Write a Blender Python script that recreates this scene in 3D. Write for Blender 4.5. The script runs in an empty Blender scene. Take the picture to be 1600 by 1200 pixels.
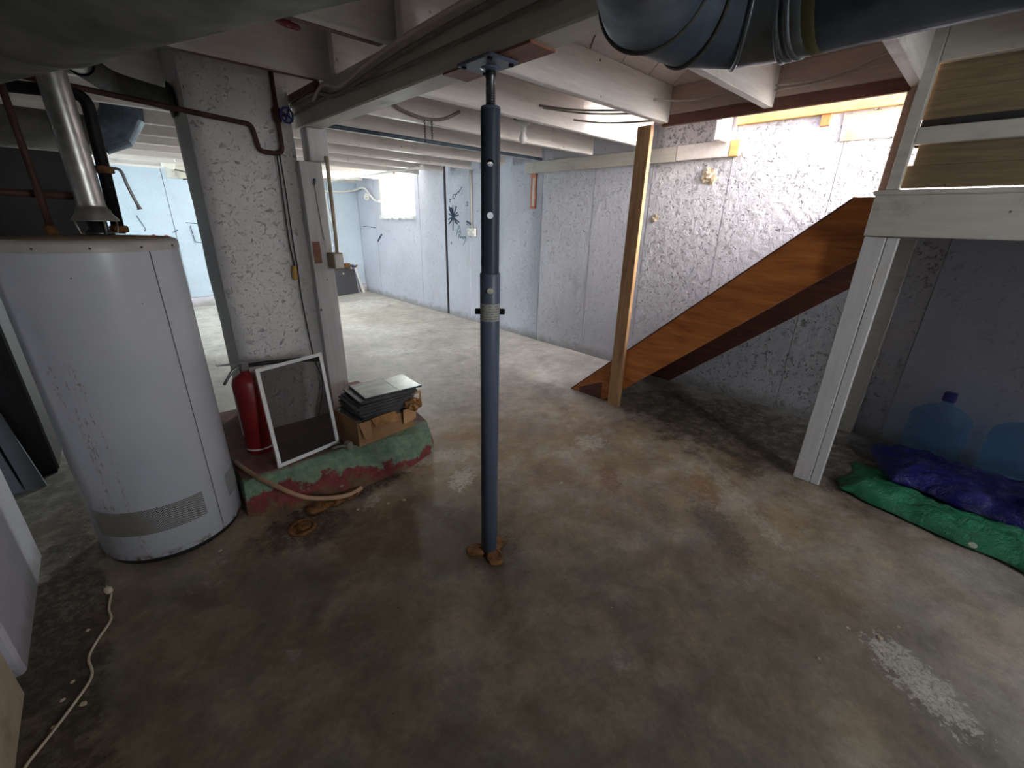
import bpy, bmesh, math, random
from mathutils import Vector, Matrix
from mathutils import noise as mnoise
random.seed(7)
SC = bpy.context.scene
COL = SC.collection

# ------------------------------------------------------------------ camera
cam_d = bpy.data.cameras.new('camera')
cam = bpy.data.objects.new('camera', cam_d)
COL.objects.link(cam)
cam_d.sensor_fit = 'HORIZONTAL'
cam_d.sensor_width = 36.0
cam_d.lens = 36.0 * 666.5 / 1600.0
cam_d.clip_start = 0.02
PITCH, YAW, ROLL = math.radians(20.98), math.radians(43.29), math.radians(-1.32)
fw0 = Vector((math.sin(YAW), math.cos(YAW), 0)); rt0 = Vector((math.cos(YAW), -math.sin(YAW), 0)); up0 = Vector((0, 0, 1))
fw = fw0 * math.cos(PITCH) - up0 * math.sin(PITCH)
dn = -(up0 * math.cos(PITCH) + fw0 * math.sin(PITCH))
rt = rt0 * math.cos(ROLL) + dn * math.sin(ROLL)
dn2 = -rt0 * math.sin(ROLL) + dn * math.cos(ROLL)
m = Matrix.Identity(4)
for i in range(3):
    m[i][0] = rt[i]; m[i][1] = -dn2[i]; m[i][2] = -fw[i]
m[2][3] = 1.5
cam.matrix_world = m
SC.camera = cam

# ------------------------------------------------------------------ world, light, exposure
w = bpy.data.worlds.new('sky'); SC.world = w; w.use_nodes = True
wn = w.node_tree.nodes; wl = w.node_tree.links
bg = wn['Background']
sky = wn.new('ShaderNodeTexSky'); sky.sky_type = 'PREETHAM'; sky.turbidity = 4.0
sky.sun_direction = (0.2, -0.6, 0.75)
wl.new(sky.outputs['Color'], bg.inputs['Color'])
bg.inputs['Strength'].default_value = 1.5

def area_light(name, loc, direction, sx, sy, power, color, spread=180):
    d = bpy.data.lights.new(name, 'AREA'); d.shape = 'RECTANGLE'; d.size = sx; d.size_y = sy
    d.energy = power; d.color = color; d.spread = math.radians(spread)
    o = bpy.data.objects.new(name, d); COL.objects.link(o); o.location = loc
    o.rotation_euler = Vector(direction).to_track_quat('-Z', 'Y').to_euler()
    return o
# daylight through the open outside door at the head of the stairs
area_light('stair_door_daylight', (3.55, -1.75, 2.72), (0.03, 1, -0.14), 0.85, 1.95, 215, (1.0, 0.95, 0.89))
# daylight through the window of the far wall section
area_light('far_window_daylight', (4.55, 7.45, 1.92), (-1, 0, -0.12), 1.0, 0.55, 105, (0.93, 1.0, 0.96))
# daylight through the window of the left wall
area_light('left_window_daylight', (-2.72, 7.3, 1.80), (1, 0, -0.1), 0.9, 0.5, 55, (0.82, 0.96, 1.0))
# daylight through the window of the front wall
area_light('front_window_daylight', (1.25, -2.62, 1.6), (0.05, 1, -0.02), 0.6, 0.8, 15, (0.92, 0.98, 1.0))
SC.view_settings.view_transform = 'Standard'
SC.view_settings.look = 'None'
SC.view_settings.gamma = 1.0
SC.view_settings.use_curve_mapping = False
SC.view_settings.exposure = 1.65

# ------------------------------------------------------------------ material helpers
def s2l(r, g, b):
    f = lambda c: (c / 255 / 12.92) if c <= 10 else ((c / 255 + 0.055) / 1.055) ** 2.4
    return (f(r), f(g), f(b), 1.0)

class NT:
    def __init__(self, name):
        self.m = bpy.data.materials.new(name); self.m.use_nodes = True
        self.t = self.m.node_tree; self.n = self.t.nodes; self.l = self.t.links
        self.b = self.n['Principled BSDF']
        self.geo = self.n.new('ShaderNodeNewGeometry')
        self.pos = self.geo.outputs['Position']
    def link(self, a, b): self.l.new(a, b)
    def setv(self, sock, v):
        if hasattr(v, 'is_output') or isinstance(v, bpy.types.NodeSocket): self.l.new(v, sock)
        else: sock.default_value = v
    def mapping(self, scale=(1, 1, 1), loc=(0, 0, 0), rot=(0, 0, 0)):
        n = self.n.new('ShaderNodeMapping'); self.l.new(self.pos, n.inputs['Vector'])
        n.inputs['Scale'].default_value = scale; n.inputs['Location'].default_value = loc; n.inputs['Rotation'].default_value = rot
        return n.outputs['Vector']
    def noise(self, scale=5, detail=4, rough=0.55, vec=None, dist=0.0):
        n = self.n.new('ShaderNodeTexNoise'); self.l.new(vec if vec is not None else self.pos, n.inputs['Vector'])
        n.inputs['Scale'].default_value = scale; n.inputs['Detail'].default_value = detail
        n.inputs['Roughness'].default_value = rough; n.inputs['Distortion'].default_value = dist
        return n.outputs['Fac']
    def voronoi(self, scale=5, vec=None, feature='F1', rnd=1.0):
        n = self.n.new('ShaderNodeTexVoronoi'); self.l.new(vec if vec is not None else self.pos, n.inputs['Vector'])
        n.feature = feature; n.inputs['Scale'].default_value = scale; n.inputs['Randomness'].default_value = rnd
        return n.outputs['Distance']
    def ramp(self, fac, stops):
        n = self.n.new('ShaderNodeValToRGB'); self.l.new(fac, n.inputs['Fac'])
        e = n.color_ramp.elements
        while len(e) < len(stops): e.new(0.5)
        for i, (p, c) in enumerate(stops):
            e[i].position = p; e[i].color = c if len(c) == 4 else (*c, 1)
        return n.outputs['Color']
    def step(self, fac, a, b, inv=False):
        n = self.n.new('ShaderNodeMapRange'); self.l.new(fac, n.inputs['Value'])
        n.inputs['From Min'].default_value = a; n.inputs['From Max'].default_value = b
        n.inputs['To Min'].default_value = 1.0 if inv else 0.0; n.inputs['To Max'].default_value = 0.0 if inv else 1.0
        n.interpolation_type = 'SMOOTHSTEP'
        return n.outputs['Result']
    def math(self, op, a, b=0.0):
        n = self.n.new('ShaderNodeMath'); n.operation = op
        self.setv(n.inputs[0], a); self.setv(n.inputs[1], b)
        return n.outputs[0]
    def mix(self, fac, a, b, mode='MIX'):
        n = self.n.new('ShaderNodeMix'); n.data_type = 'RGBA'; n.blend_type = mode
        self.setv(n.inputs[0], fac); self.setv(n.inputs[6], a); self.setv(n.inputs[7], b)
        return n.outputs[2]
    def xyz(self):
        n = self.n.new('ShaderNodeSeparateXYZ'); self.l.new(self.pos, n.inputs[0]); return n.outputs
    def bump(self, h, strength=0.3, dist=0.01, prev=None):
        n = self.n.new('ShaderNodeBump'); self.l.new(h, n.inputs['Height'])
        n.inputs['Strength'].default_value = strength; n.inputs['Distance'].default_value = dist
        if prev is not None: self.l.new(prev, n.inputs['Normal'])
        self.l.new(n.outputs['Normal'], self.b.inputs['Normal'])
        return n.outputs['Normal']
    def base(self, c): self.setv(self.b.inputs['Base Color'], c)
    def rough(self, r): self.setv(self.b.inputs['Roughness'], r)
    def metal(self, v): self.b.inputs['Metallic'].default_value = v
    def patch(self, cx, cy, rx, ry, rot=0.0, soft=0.35, nz=0.6, nscale=9.0, keep=0.15):
        """ragged-edged elliptical spot on the floor around (cx, cy)"""
        v = self.mapping(scale=(1, 1, 0), loc=(0, 0, 0))
        a = self.n.new('ShaderNodeVectorMath'); a.operation = 'SUBTRACT'; self.l.new(v, a.inputs[0]); a.inputs[1].default_value = (cx, cy, 0)
        r = self.n.new('ShaderNodeVectorRotate'); r.rotation_type = 'Z_AXIS'; self.l.new(a.outputs[0], r.inputs['Vector']); r.inputs['Angle'].default_value = rot
        s = self.n.new('ShaderNodeVectorMath'); s.operation = 'DIVIDE'; self.l.new(r.outputs[0], s.inputs[0]); s.inputs[1].default_value = (rx, ry, 1)
        ln = self.n.new('ShaderNodeVectorMath'); ln.operation = 'LENGTH'; self.l.new(s.outputs[0], ln.inputs[0])
        nscale = nscale if nscale < 3 else (5.0 if nscale < 8 else (12.0 if nscale < 17 else 27.0))
        if not hasattr(self, 'cache'): self.cache = {}
        if nscale not in self.cache: self.cache[nscale] = (self.noise(nscale, 4, 0.65), self.step(self.noise(nscale * 2.6, 4, 0.72), 0.36, 0.56))
        n, br = self.cache[nscale]
        d = self.math('ADD', ln.outputs['Value'], self.math('MULTIPLY', self.math('SUBTRACT', n, 0.5), nz * 2))
        return self.math('MULTIPLY', self.step(d, 1 - soft, 1 + soft, inv=True), self.math('ADD', self.math('MULTIPLY', br, 1 - keep), keep))

def simple(name, col, rough=0.6, metal=0.0, var=0.12, nscale=12, bump=0.0, bscale=60, dirt=None, dirt_amt=0.5, dscale=3.0, stretch=(1, 1, 1)):
    k = NT(name)
    v = k.mapping(scale=stretch)
    n = k.noise(nscale, 5, 0.6, v)
    dk = tuple(c * (1 - var * 2) for c in col[:3]); lt = tuple(min(1, c * (1 + var)) for c in col[:3])
    c = k.ramp(n, [(0.25, dk), (0.75, lt)])
    if dirt:
        d = k.step(k.noise(dscale, 8, 0.68, v), 0.52, 0.72)
        c = k.mix(k.math('MULTIPLY', d, dirt_amt), c, dirt)
    k.base(c); k.rough(rough); k.metal(metal)
    if bump: k.bump(k.noise(bscale, 4, 0.6, v), bump, 0.004)
    return k.m

MAT = {}
# painted foundation wall with chips
def wall_paint(name, col, pock=0.5, dens=0.16, dirt=(0.20, 0.15, 0.10, 1), streak=0.35, chipc=0.14, bd=0.02):
    k = NT(name)
    n1 = k.noise(1.3, 5, 0.6); n2 = k.noise(14, 6, 0.65)
    c = k.ramp(n1, [(0.3, tuple(x * 0.88 for x in col[:3])), (0.7, tuple(min(1, x * 1.06) for x in col[:3]))])
    # pock marks: voronoi cells warped by noise
    wv = k.n.new('ShaderNodeVectorMath'); wv.operation = 'ADD'
    nn = k.n.new('ShaderNodeTexNoise'); nn.inputs['Scale'].default_value = 18; k.link(k.pos, nn.inputs['Vector'])
    sc = k.n.new('ShaderNodeVectorMath'); sc.operation = 'SCALE'; k.link(nn.outputs['Color'], sc.inputs[0]); sc.inputs['Scale'].default_value = 0.12
    k.link(k.pos, wv.inputs[0]); k.link(sc.outputs[0], wv.inputs[1])
    vv = k.voronoi(21, wv.outputs[0]); v2 = k.voronoi(46, wv.outputs[0])
    flk = k.step(k.noise(21, 9, 0.70, dist=0.6), 0.59, 0.66)
    sel = k.step(k.noise(2.3, 4, 0.6), 0.34, 0.55)
    pk = k.math('MULTIPLY', k.step(vv, dens * 0.7, dens * 1.35, inv=True), sel)
    pk2 = k.math('MULTIPLY', k.step(v2, 0.10, 0.20, inv=True), sel)
    dr = k.math('MULTIPLY', k.step(vv, 0.05, dens * 0.75, inv=True), k.step(k.noise(4.5, 4, 0.6), 0.52, 0.66))
    c = k.mix(k.math('MULTIPLY', dr, 0.7), c, dirt)
    c = k.mix(k.math('MULTIPLY', k.math('MULTIPLY', flk, sel), chipc), c, tuple(x * 0.45 for x in col[:3]) + (1,))
    spd = k.math('MULTIPLY', k.step(k.noise(70, 4, 0.6), 0.66, 0.72), k.step(k.noise(3.1, 4, 0.6), 0.42, 0.6))
    c = k.mix(k.math('MULTIPLY', spd, 0.75), c, (0.05, 0.045, 0.04, 1))
    grime = k.step(k.noise(3.5, 8, 0.7, k.mapping(scale=(1, 1, 0.35))), 0.55, 0.80)
    c = k.mix(k.math('MULTIPLY', grime, streak), c, tuple(x * 0.55 for x in col[:3]) + (1,))
    # damp dirt line with its own ragged edge along the foot of the wall
    z = k.xyz()[2]
    foot = k.step(k.math('ADD', z, k.math('MULTIPLY', k.noise(7, 6, 0.7), 0.22)), 0.13, 0.24, inv=True)
    c = k.mix(k.math('MULTIPLY', foot, 0.55), c, (0.16, 0.14, 0.11, 1))
    k.base(c); k.rough(0.55)
    h = k.math('SUBTRACT', k.math('MULTIPLY', n2, 0.5), k.math('ADD', k.math('MULTIPLY', k.math('MULTIPLY', flk, sel), 0.8), k.math('ADD', k.math('MULTIPLY', pk, 0.8), k.math('MULTIPLY', pk2, 0.5))))
    k.bump(h, pock, bd)
    return k.m
LAV = s2l(197, 201, 214)
MAT['wall'] = wall_paint('lavender_wall_paint', LAV, 0.6, 0.15, streak=0.5, chipc=0.28)
MAT['wall_rough'] = wall_paint('pocked_wall_paint', s2l(200, 198, 203), 1.0, 0.20, chipc=0.16, bd=0.035)
MAT['wall_mid'] = wall_paint('chipped_wall_paint', s2l(199, 200, 209), 0.7, 0.16, chipc=0.06, bd=0.025)
MAT['wall_blue'] = wall_paint('blue_wall_paint', s2l(186, 202, 216), 0.35, 0.10)
MAT['chimney'] = wall_paint('chimney_whitewash', s2l(220, 216, 214), 0.75, 0.12, streak=0.55, chipc=0.3)
MAT['dark_wall'] = simple('dark_board', s2l(52, 50, 52), 0.8, var=0.25, nscale=4, bump=0.3)

def painted_wood(name, col, dirt=s2l(120, 110, 95), amt=0.45, rough=0.5, grain_axis=0):
    k = NT(name)
    st = [14, 14, 14]; st[grain_axis] = 1.2
    g = k.noise(3, 5, 0.6, k.mapping(scale=st))
    c = k.ramp(g, [(0.3, tuple(x * 0.86 for x in col[:3])), (0.7, tuple(min(1, x * 1.05) for x in col[:3]))])
    d = k.step(k.noise(3.2, 8, 0.72), 0.55, 0.75)
    c = k.mix(k.math('MULTIPLY', d, amt), c, dirt)
    sp = k.math('MULTIPLY', k.step(k.voronoi(9), 0.05, 0.09, inv=True), k.step(k.noise(5, 3, 0.5), 0.56, 0.62))
    c = k.mix(sp, c, (0.05, 0.035, 0.025, 1))
    k.base(c); k.rough(rough); k.bump(g, 0.25, 0.004)
    return k.m
MAT['joist'] = painted_wood('white_joist_paint', s2l(232, 225, 219))
MAT['deck'] = painted_wood('white_deck_paint', s2l(222, 210, 207), amt=0.3)
MAT['beam'] = painted_wood('grimy_beam_paint', s2l(205, 198, 186), s2l(100, 92, 78), 0.8, grain_axis=1)
MAT['post_white'] = painted_wood('white_post_paint', s2l(212, 210, 210), s2l(150, 130, 105), 0.4, grain_axis=2)
MAT['landing'] = painted_wood('landing_paint', s2l(196, 192, 182), s2l(110, 102, 90), 0.5, grain_axis=1)
MAT['header'] = painted_wood('header_paint', s2l(205, 180, 168), s2l(140, 110, 95), 0.4, grain_axis=1)

def wood(name, c1, c2, rough=0.5, axis=(1, 1, 1), rot=(0, 0, 0), scale=5):
    k = NT(name)
    v = k.mapping(scale=axis, rot=rot)
    g = k.noise(scale, 6, 0.62, v, 0.6)
    g2 = k.noise(scale * 5, 4, 0.6, v)
    c = k.ramp(g, [(0.3, c1), (0.68, c2)])
    c = k.mix(k.math('MULTIPLY', k.step(g2, 0.5, 0.75), 0.35), c, tuple(x * 0.55 for x in c1[:3]) + (1,))
    kn = k.math('MULTIPLY', k.step(k.voronoi(2.2), 0.03, 0.08, inv=True), 0.7)
    c = k.mix(kn, c, tuple(x * 0.3 for x in c1[:3]) + (1,))
    k.base(c); k.rough(rough); k.bump(g2, 0.15, 0.003)
    return k.m
SA = math.atan2(1.65, 1.822)
MAT['stringer'] = wood('orange_stringer_wood', s2l(150, 82, 36), s2l(206, 128, 62), 0.42, (9, 1.0, 9), (SA, 0, 0), 2.2)
MAT['dark_brown'] = wood('dark_brown_wood', s2l(72, 42, 34), s2l(112, 66, 52), 0.55, (8, 1, 8))
MAT['postwood'] = wood('raw_post_wood', s2l(140, 102, 70), s2l(190, 148, 104), 0.6, (10, 10, 1), scale=3)
MAT['brown_trim'] = wood('brown_trim_wood', s2l(96, 58, 50), s2l(128, 80, 68), 0.5, (8, 1, 8))
MAT['yellow_trim'] = wood('yellow_trim_wood', s2l(212, 160, 90), s2l(238, 196, 124), 0.5, (8, 1, 8))
MAT['siding'] = wood('brown_siding', s2l(104, 88, 66), s2l(134, 116, 90), 0.7, (6, 0.6, 10))
MAT['plywood'] = wood('reddish_plywood', s2l(128, 82, 62), s2l(162, 108, 84), 0.6, (6, 1, 6))
MAT['offcut'] = wood('orange_offcut', s2l(190, 112, 62), s2l(222, 146, 88), 0.6, (6, 6, 1))

# concrete floor
def floor_mat():
    k = NT('concrete_floor')
    x, y, z = k.xyz()
    big = k.noise(0.55, 6, 0.62, dist=0.4); mid = k.noise(2.3, 7, 0.66, dist=0.3); fine = k.noise(26, 6, 0.7)
    grey = k.ramp(mid, [(0.25, s2l(136, 133, 126)), (0.5, s2l(172, 168, 160)), (0.78, s2l(200, 197, 190))])
    brown = k.ramp(mid, [(0.25, s2l(104, 80, 54)), (0.5, s2l(150, 124, 90)), (0.78, s2l(184, 160, 124))])  # stain browns, lightened in colour for missing bounce light over mid floor
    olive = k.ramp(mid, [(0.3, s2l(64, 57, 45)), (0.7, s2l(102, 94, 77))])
    damp_bounce = k.patch(1.3, 1.35, 2.4, 1.6, 0.35, 0.5, 0.6, 1.6, 0.6)
    c = k.mix(k.math('MULTIPLY', damp_bounce, 0.85), grey, brown)
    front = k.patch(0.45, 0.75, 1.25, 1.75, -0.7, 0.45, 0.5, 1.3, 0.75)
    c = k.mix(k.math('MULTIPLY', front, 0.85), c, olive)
    blot = k.step(k.noise(1.7, 8, 0.72, dist=0.6), 0.56, 0.74)
    c = k.mix(k.math('MULTIPLY', blot, 0.38), c, (0.10, 0.075, 0.05, 1))
    pale = k.math('MULTIPLY', k.step(k.noise(2.9, 8, 0.75, k.mapping(loc=(7, 3, 0))), 0.60, 0.74), 0.5)
    c = k.mix(pale, c, (0.42, 0.41, 0.38, 1))
    WH = s2l(196, 190, 176)
    chips = []
    for (cx, cy, rx, ry, ro, col, am, ns) in [
        (1.33, 1.85, 0.10, 0.055, -0.6, WH, 0.85, 26), (1.40, 2.14, 0.20, 0.07, 0.5, WH, 0.6, 20),
        (1.80, -0.24, 0.15, 0.07, -0.95, WH, 0.8, 30), (2.33, 1.62, 0.10, 0.09, 0.2, WH, 0.55, 22),
        (0.82, 2.0, 0.03, 0.07, 0.9, WH, 0.5, 40), (3.55, 1.62, 0.22, 0.09, -0.7, s2l(120, 118, 116), 0.7, 10),
        (2.8, 1.35, 0.12, 0.10, 0.0, s2l(150, 132, 104), 0.5, 14), (2.55, 0.75, 0.5, 0.05, -0.9, WH, 0.4, 14),
        (2.3, 4.55, 0.22, 0.13, 0.3, s2l(205, 205, 205), 0.6, 9), (3.3, 7.6, 0.5, 0.35, 0.3, s2l(205, 205, 200), 0.6, 5),
        (2.7, 5.6, 0.6, 0.3, 0.8, s2l(200, 200, 200), 0.4, 4)]:
        p = k.patch(cx, cy, rx * 1.15, ry * 1.15, ro, 0.15, 1.5, ns)
        c = k.mix(k.math('MULTIPLY', p, am), c, col); chips.append(p)
    for (cx, cy, rx, ry, ro, col, am, ns) in [
        (2.03, 1.24, 0.13, 0.055, -0.75, s2l(122, 84, 60), 0.65, 34), (2.36, 0.78, 0.13, 0.07, -0.8, s2l(134, 90, 50), 0.55, 12),
        (2.08, 0.58, 0.22, 0.09, -0.9, s2l(76, 68, 60), 0.6, 24), (1.98, 0.88, 0.20, 0.05, -0.8, s2l(84, 72, 58), 0.4, 26),
        (0.45, 2.0, 0.20, 0.13, 0.2, s2l(60, 38, 22), 0.8, 12), (0.78, 2.14, 0.32, 0.06, 0.0, s2l(46, 32, 22), 0.85, 14),
        (1.07, 1.27, 0.13, 0.11, 0.4, s2l(72, 52, 34), 0.75, 18), (1.65, 2.3, 0.13, 0.05, 0.6, s2l(140, 92, 58), 0.6, 14),
        (3.4, 0.9, 0.55, 0.9, 0.0, s2l(54, 46, 38), 0.75, 5), (0.9, 1.6, 0.35, 0.22, 0.8, s2l(84, 58, 36), 0.6, 6),  # first spot: shade below the stairs put into the floor colour
        (-0.42, 1.9, 0.10, 0.75, 0.0, s2l(48, 38, 30), 0.8, 9), (-0.3, 3.1, 0.6, 0.5, 0, s2l(70, 66, 62), 0.6, 5)]:
        p = k.patch(cx, cy, rx * 1.1, ry * 1.1, ro, 0.35, 1.2, ns, 0.35)
        c = k.mix(k.math('MULTIPLY', p, am), c, col); chips.append(p)
    spk = k.math('MULTIPLY', k.step(k.voronoi(14), 0.03, 0.06, inv=True), k.step(k.noise(6, 3, 0.5), 0.55, 0.6))
    c = k.mix(spk, c, (0.03, 0.025, 0.02, 1))
    spw = k.math('MULTIPLY', k.step(k.voronoi(11, k.mapping(loc=(3, 5, 0))), 0.025, 0.05, inv=True), k.step(k.noise(4, 3, 0.5), 0.58, 0.62))
    c = k.mix(spw, c, (0.6, 0.57, 0.5, 1))
    c = k.mix(0.35, c, k.ramp(k.noise(55, 6, 0.7), [(0.3, (0.32, 0.32, 0.32)), (0.7, (0.70, 0.70, 0.70))]), 'OVERLAY')
    c = k.mix(0.6, c, k.ramp(k.noise(9, 9, 0.75), [(0.3, (0.30, 0.30, 0.30)), (0.7, (0.74, 0.74, 0.74))]), 'OVERLAY')
    k.base(c)
    k.rough(k.step(mid, 0.2, 0.8) if False else k.ramp(mid, [(0.2, (0.50,) * 3), (0.8, (0.72,) * 3)]))
    h = k.math('ADD', k.math('MULTIPLY', fine, 0.25), mid)
    for p in (chips[0], chips[2], chips[11]):
        h = k.math('SUBTRACT', h, k.math('MULTIPLY', p, 0.5))
    k.bump(h, 0.35, 0.012)
    return k.m
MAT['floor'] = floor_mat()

# metals and paints
MAT['jack'] = simple('slate_blue_paint', s2l(87, 99, 119), 0.42, var=0.06, nscale=8, bump=0.05)
MAT['steel'] = simple('dull_steel', s2l(96, 98, 100), 0.35, 0.9, var=0.15, nscale=20)
MAT['zinc'] = simple('zinc_pin', s2l(214, 210, 192), 0.4, 0.1, var=0.2, nscale=60)
MAT['black_iron'] = simple('black_iron', s2l(28, 24, 23), 0.6, 0.5, var=0.3, nscale=20)
MAT['rusty_pipe'] = simple('rusty_pipe', s2l(84, 54, 46), 0.7, 0.3, var=0.3, nscale=14, dirt=s2l(50, 30, 24), dscale=9)
MAT['rust'] = simple('flaky_rust', s2l(128, 86, 44), 0.9, 0.1, var=0.45, nscale=22, bump=0.8, bscale=40, dirt=s2l(52, 32, 20), dirt_amt=0.8, dscale=18)
MAT['copper'] = simple('dull_copper', s2l(176, 112, 88), 0.45, 0.6, var=0.2, nscale=20)
def galv(name, col, rough, metal=0.9, dirt=None, amt=0.6):
    k = NT(name)
    v = k.voronoi(28); n = k.noise(5, 6, 0.65)
    c = k.ramp(v, [(0.0, tuple(x * 0.8 for x in col[:3])), (0.8, tuple(min(1, x * 1.1) for x in col[:3]))])
    c = k.mix(k.math('MULTIPLY', k.step(n, 0.38, 0.68), amt), c, dirt or (0.03, 0.03, 0.03, 1))
    k.base(c); k.metal(metal); k.rough(k.ramp(n, [(0.3, (rough,) * 3), (0.7, (min(1, rough + 0.3),) * 3)]))
    return k.m
MAT['duct_clean'] = galv('galvanised_duct', s2l(150, 158, 165), 0.16, 0.95, s2l(70, 76, 82), 0.5)
MAT['duct_dusty'] = galv('dusty_duct', s2l(90, 104, 118), 0.42, 0.45, s2l(50, 60, 72), 0.6)
MAT['duct_dirty'] = galv('sooty_duct', s2l(92, 90, 82), 0.6, 0.3, s2l(40, 40, 36), 0.6)
MAT['flue'] = galv('flue_metal', s2l(196, 194, 188), 0.24, 0.9, s2l(120, 116, 108), 0.4)
MAT['tape'] = simple('yellowed_tape', s2l(104, 98, 62), 0.7, var=0.15)

def enamel():
    k = NT('heater_enamel')
    n = k.noise(2.0, 4, 0.6)
    c = k.ramp(n, [(0.3, s2l(190, 195, 205)), (0.7, s2l(206, 209, 217))])
    x, y, z = k.xyz()
    # rust flecks in runs down the flank
    vs = k.mapping(scale=(1, 1, 0.4))
    fl = k.math('MULTIPLY', k.step(k.noise(110, 4, 0.7, vs), 0.52, 0.60), k.step(k.noise(26, 4, 0.7, k.mapping(scale=(1, 1, 0.07))), 0.53, 0.58))
    reg = k.math('MULTIPLY', k.step(x, -0.10, -0.155, False), 1.0)
    reg = k.math('MULTIPLY', k.step(x, -0.16, -0.13, inv=True), k.math('MULTIPLY', k.step(x, -0.262, -0.235), k.step(z, 0.90, 1.02, inv=True)))
    c = k.mix(k.math('MULTIPLY', k.math('MULTIPLY', fl, reg), 0.8), c, s2l(140, 108, 66))
    bt = k.math('MULTIPLY', k.step(z, 0.03, 0.06, inv=True), k.step(k.noise(16, 5, 0.7), 0.45, 0.6))
    c = k.mix(bt, c, s2l(110, 62, 28))
    sp = k.math('MULTIPLY', k.step(k.voronoi(18), 0.03, 0.06, inv=True), k.step(k.noise(3, 3, 0.5), 0.6, 0.66))
    c = k.mix(sp, c, s2l(110, 90, 70))
    k.base(c); k.rough(0.28); k.b.inputs['Coat Weight'].default_value = 0.3
    return k.m
MAT['enamel'] = enamel()
MAT['heater_top'] = simple('dusty_heater_top', s2l(128, 108, 84), 0.8, var=0.2, nscale=9, dirt=s2l(90, 50, 26), dscale=5)
MAT['heater_rim'] = simple('heater_rim', s2l(188, 184, 180), 0.4, var=0.08, dirt=s2l(120, 100, 80), dscale=5)
def perforated():
    k = NT('perforated_grille')
    x, y, z = k.xyz()
    an = k.math('MULTIPLY', k.math('ARCTAN2', k.math('SUBTRACT', y, 2.47), k.math('SUBTRACT', x, -0.02)), 0.287)
    cmb = k.n.new('ShaderNodeCombineXYZ'); k.link(an, cmb.inputs[0]); k.link(z, cmb.inputs[1])
    rot = k.n.new('ShaderNodeVectorRotate'); rot.rotation_type = 'Z_AXIS'; k.link(cmb.outputs[0], rot.inputs['Vector']); rot.inputs['Angle'].default_value = 0.785
    v = k.voronoi(130, rot.outputs[0], rnd=0.0)
    c = k.mix(k.step(v, 0.30, 0.42), (0.02, 0.02, 0.02, 1), s2l(176, 176, 178))
    d = k.math('MULTIPLY', k.step(k.noise(7, 6, 0.7), 0.4, 0.6), k.step(x, -0.16, -0.06, inv=True))
    c = k.mix(k.math('MULTIPLY', d, 0.9), c, s2l(122, 116, 102))
    k.base(c); k.rough(0.5)
    return k.m
MAT['grille'] = perforated()
MAT['seam'] = simple('dark_seam', s2l(70, 70, 74), 0.6)
MAT['red'] = simple('red_enamel', s2l(132, 30, 32), 0.4, var=0.15, nscale=6)
MAT['red_valve'] = simple('red_valve_paint', s2l(150, 34, 36), 0.4)
MAT['blue_valve'] = simple('blue_valve_paint', s2l(44, 54, 130), 0.4)
MAT['white_paint'] = simple('white_enamel', s2l(226, 226, 224), 0.4, var=0.05)
MAT['white_plastic'] = simple('white_plastic', s2l(224, 222, 214), 0.45, var=0.05)
MAT['cream_cord'] = simple('cream_cord', s2l(206, 190, 168), 0.6, var=0.08)
MAT['grey_cable'] = simple('grey_cable', s2l(140, 128, 116), 0.7, var=0.2)
MAT['painted_cable'] = simple('painted_cable', s2l(206, 192, 182), 0.6, var=0.1)
MAT['black_rubber'] = simple('black_rubber', s2l(22, 22, 23), 0.55)
MAT['yellow_plug'] = simple('yellow_plug', s2l(196, 150, 60), 0.5)
MAT['hose'] = simple('tan_hose', s2l(176, 140, 112), 0.5, var=0.12, dirt=s2l(110, 80, 60), dscale=8)
MAT['porcelain'] = simple('porcelain', s2l(232, 230, 226), 0.2, var=0.03)
MAT['steel_frame'] = simple('brushed_bracket', s2l(170, 170, 172), 0.35, 0.7)
MAT['tile'] = simple('slate_tile', s2l(80, 82, 85), 0.55, var=0.2, nscale=12, dirt=s2l(96, 92, 88), dirt_amt=0.35, dscale=6)
def tile_top():
    k = NT('printed_tile_face')
    n = k.noise(6, 6, 0.65, k.mapping(scale=(1, 2.2, 1)), 0.8)
    c = k.ramp(n, [(0.25, s2l(84, 88, 84)), (0.5, s2l(132, 138, 128)), (0.75, s2l(178, 190, 176))])
    k.base(c); k.rough(0.35); return k.m
MAT['tile_top'] = tile_top()
MAT['cardboard'] = simple('brown_cardboard', s2l(168, 128, 90), 0.85, var=0.14, nscale=5, bump=0.15, bscale=40, dirt=s2l(104, 78, 56), dirt_amt=0.5)
MAT['cardboard_lt'] = simple('tan_cardboard', s2l(204, 158, 112), 0.85, var=0.08, nscale=5, bump=0.1, bscale=40)
MAT['kraft'] = simple('torn_kraft', s2l(176, 130, 80), 0.9, var=0.3, nscale=18, bump=0.6, bscale=30)
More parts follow.
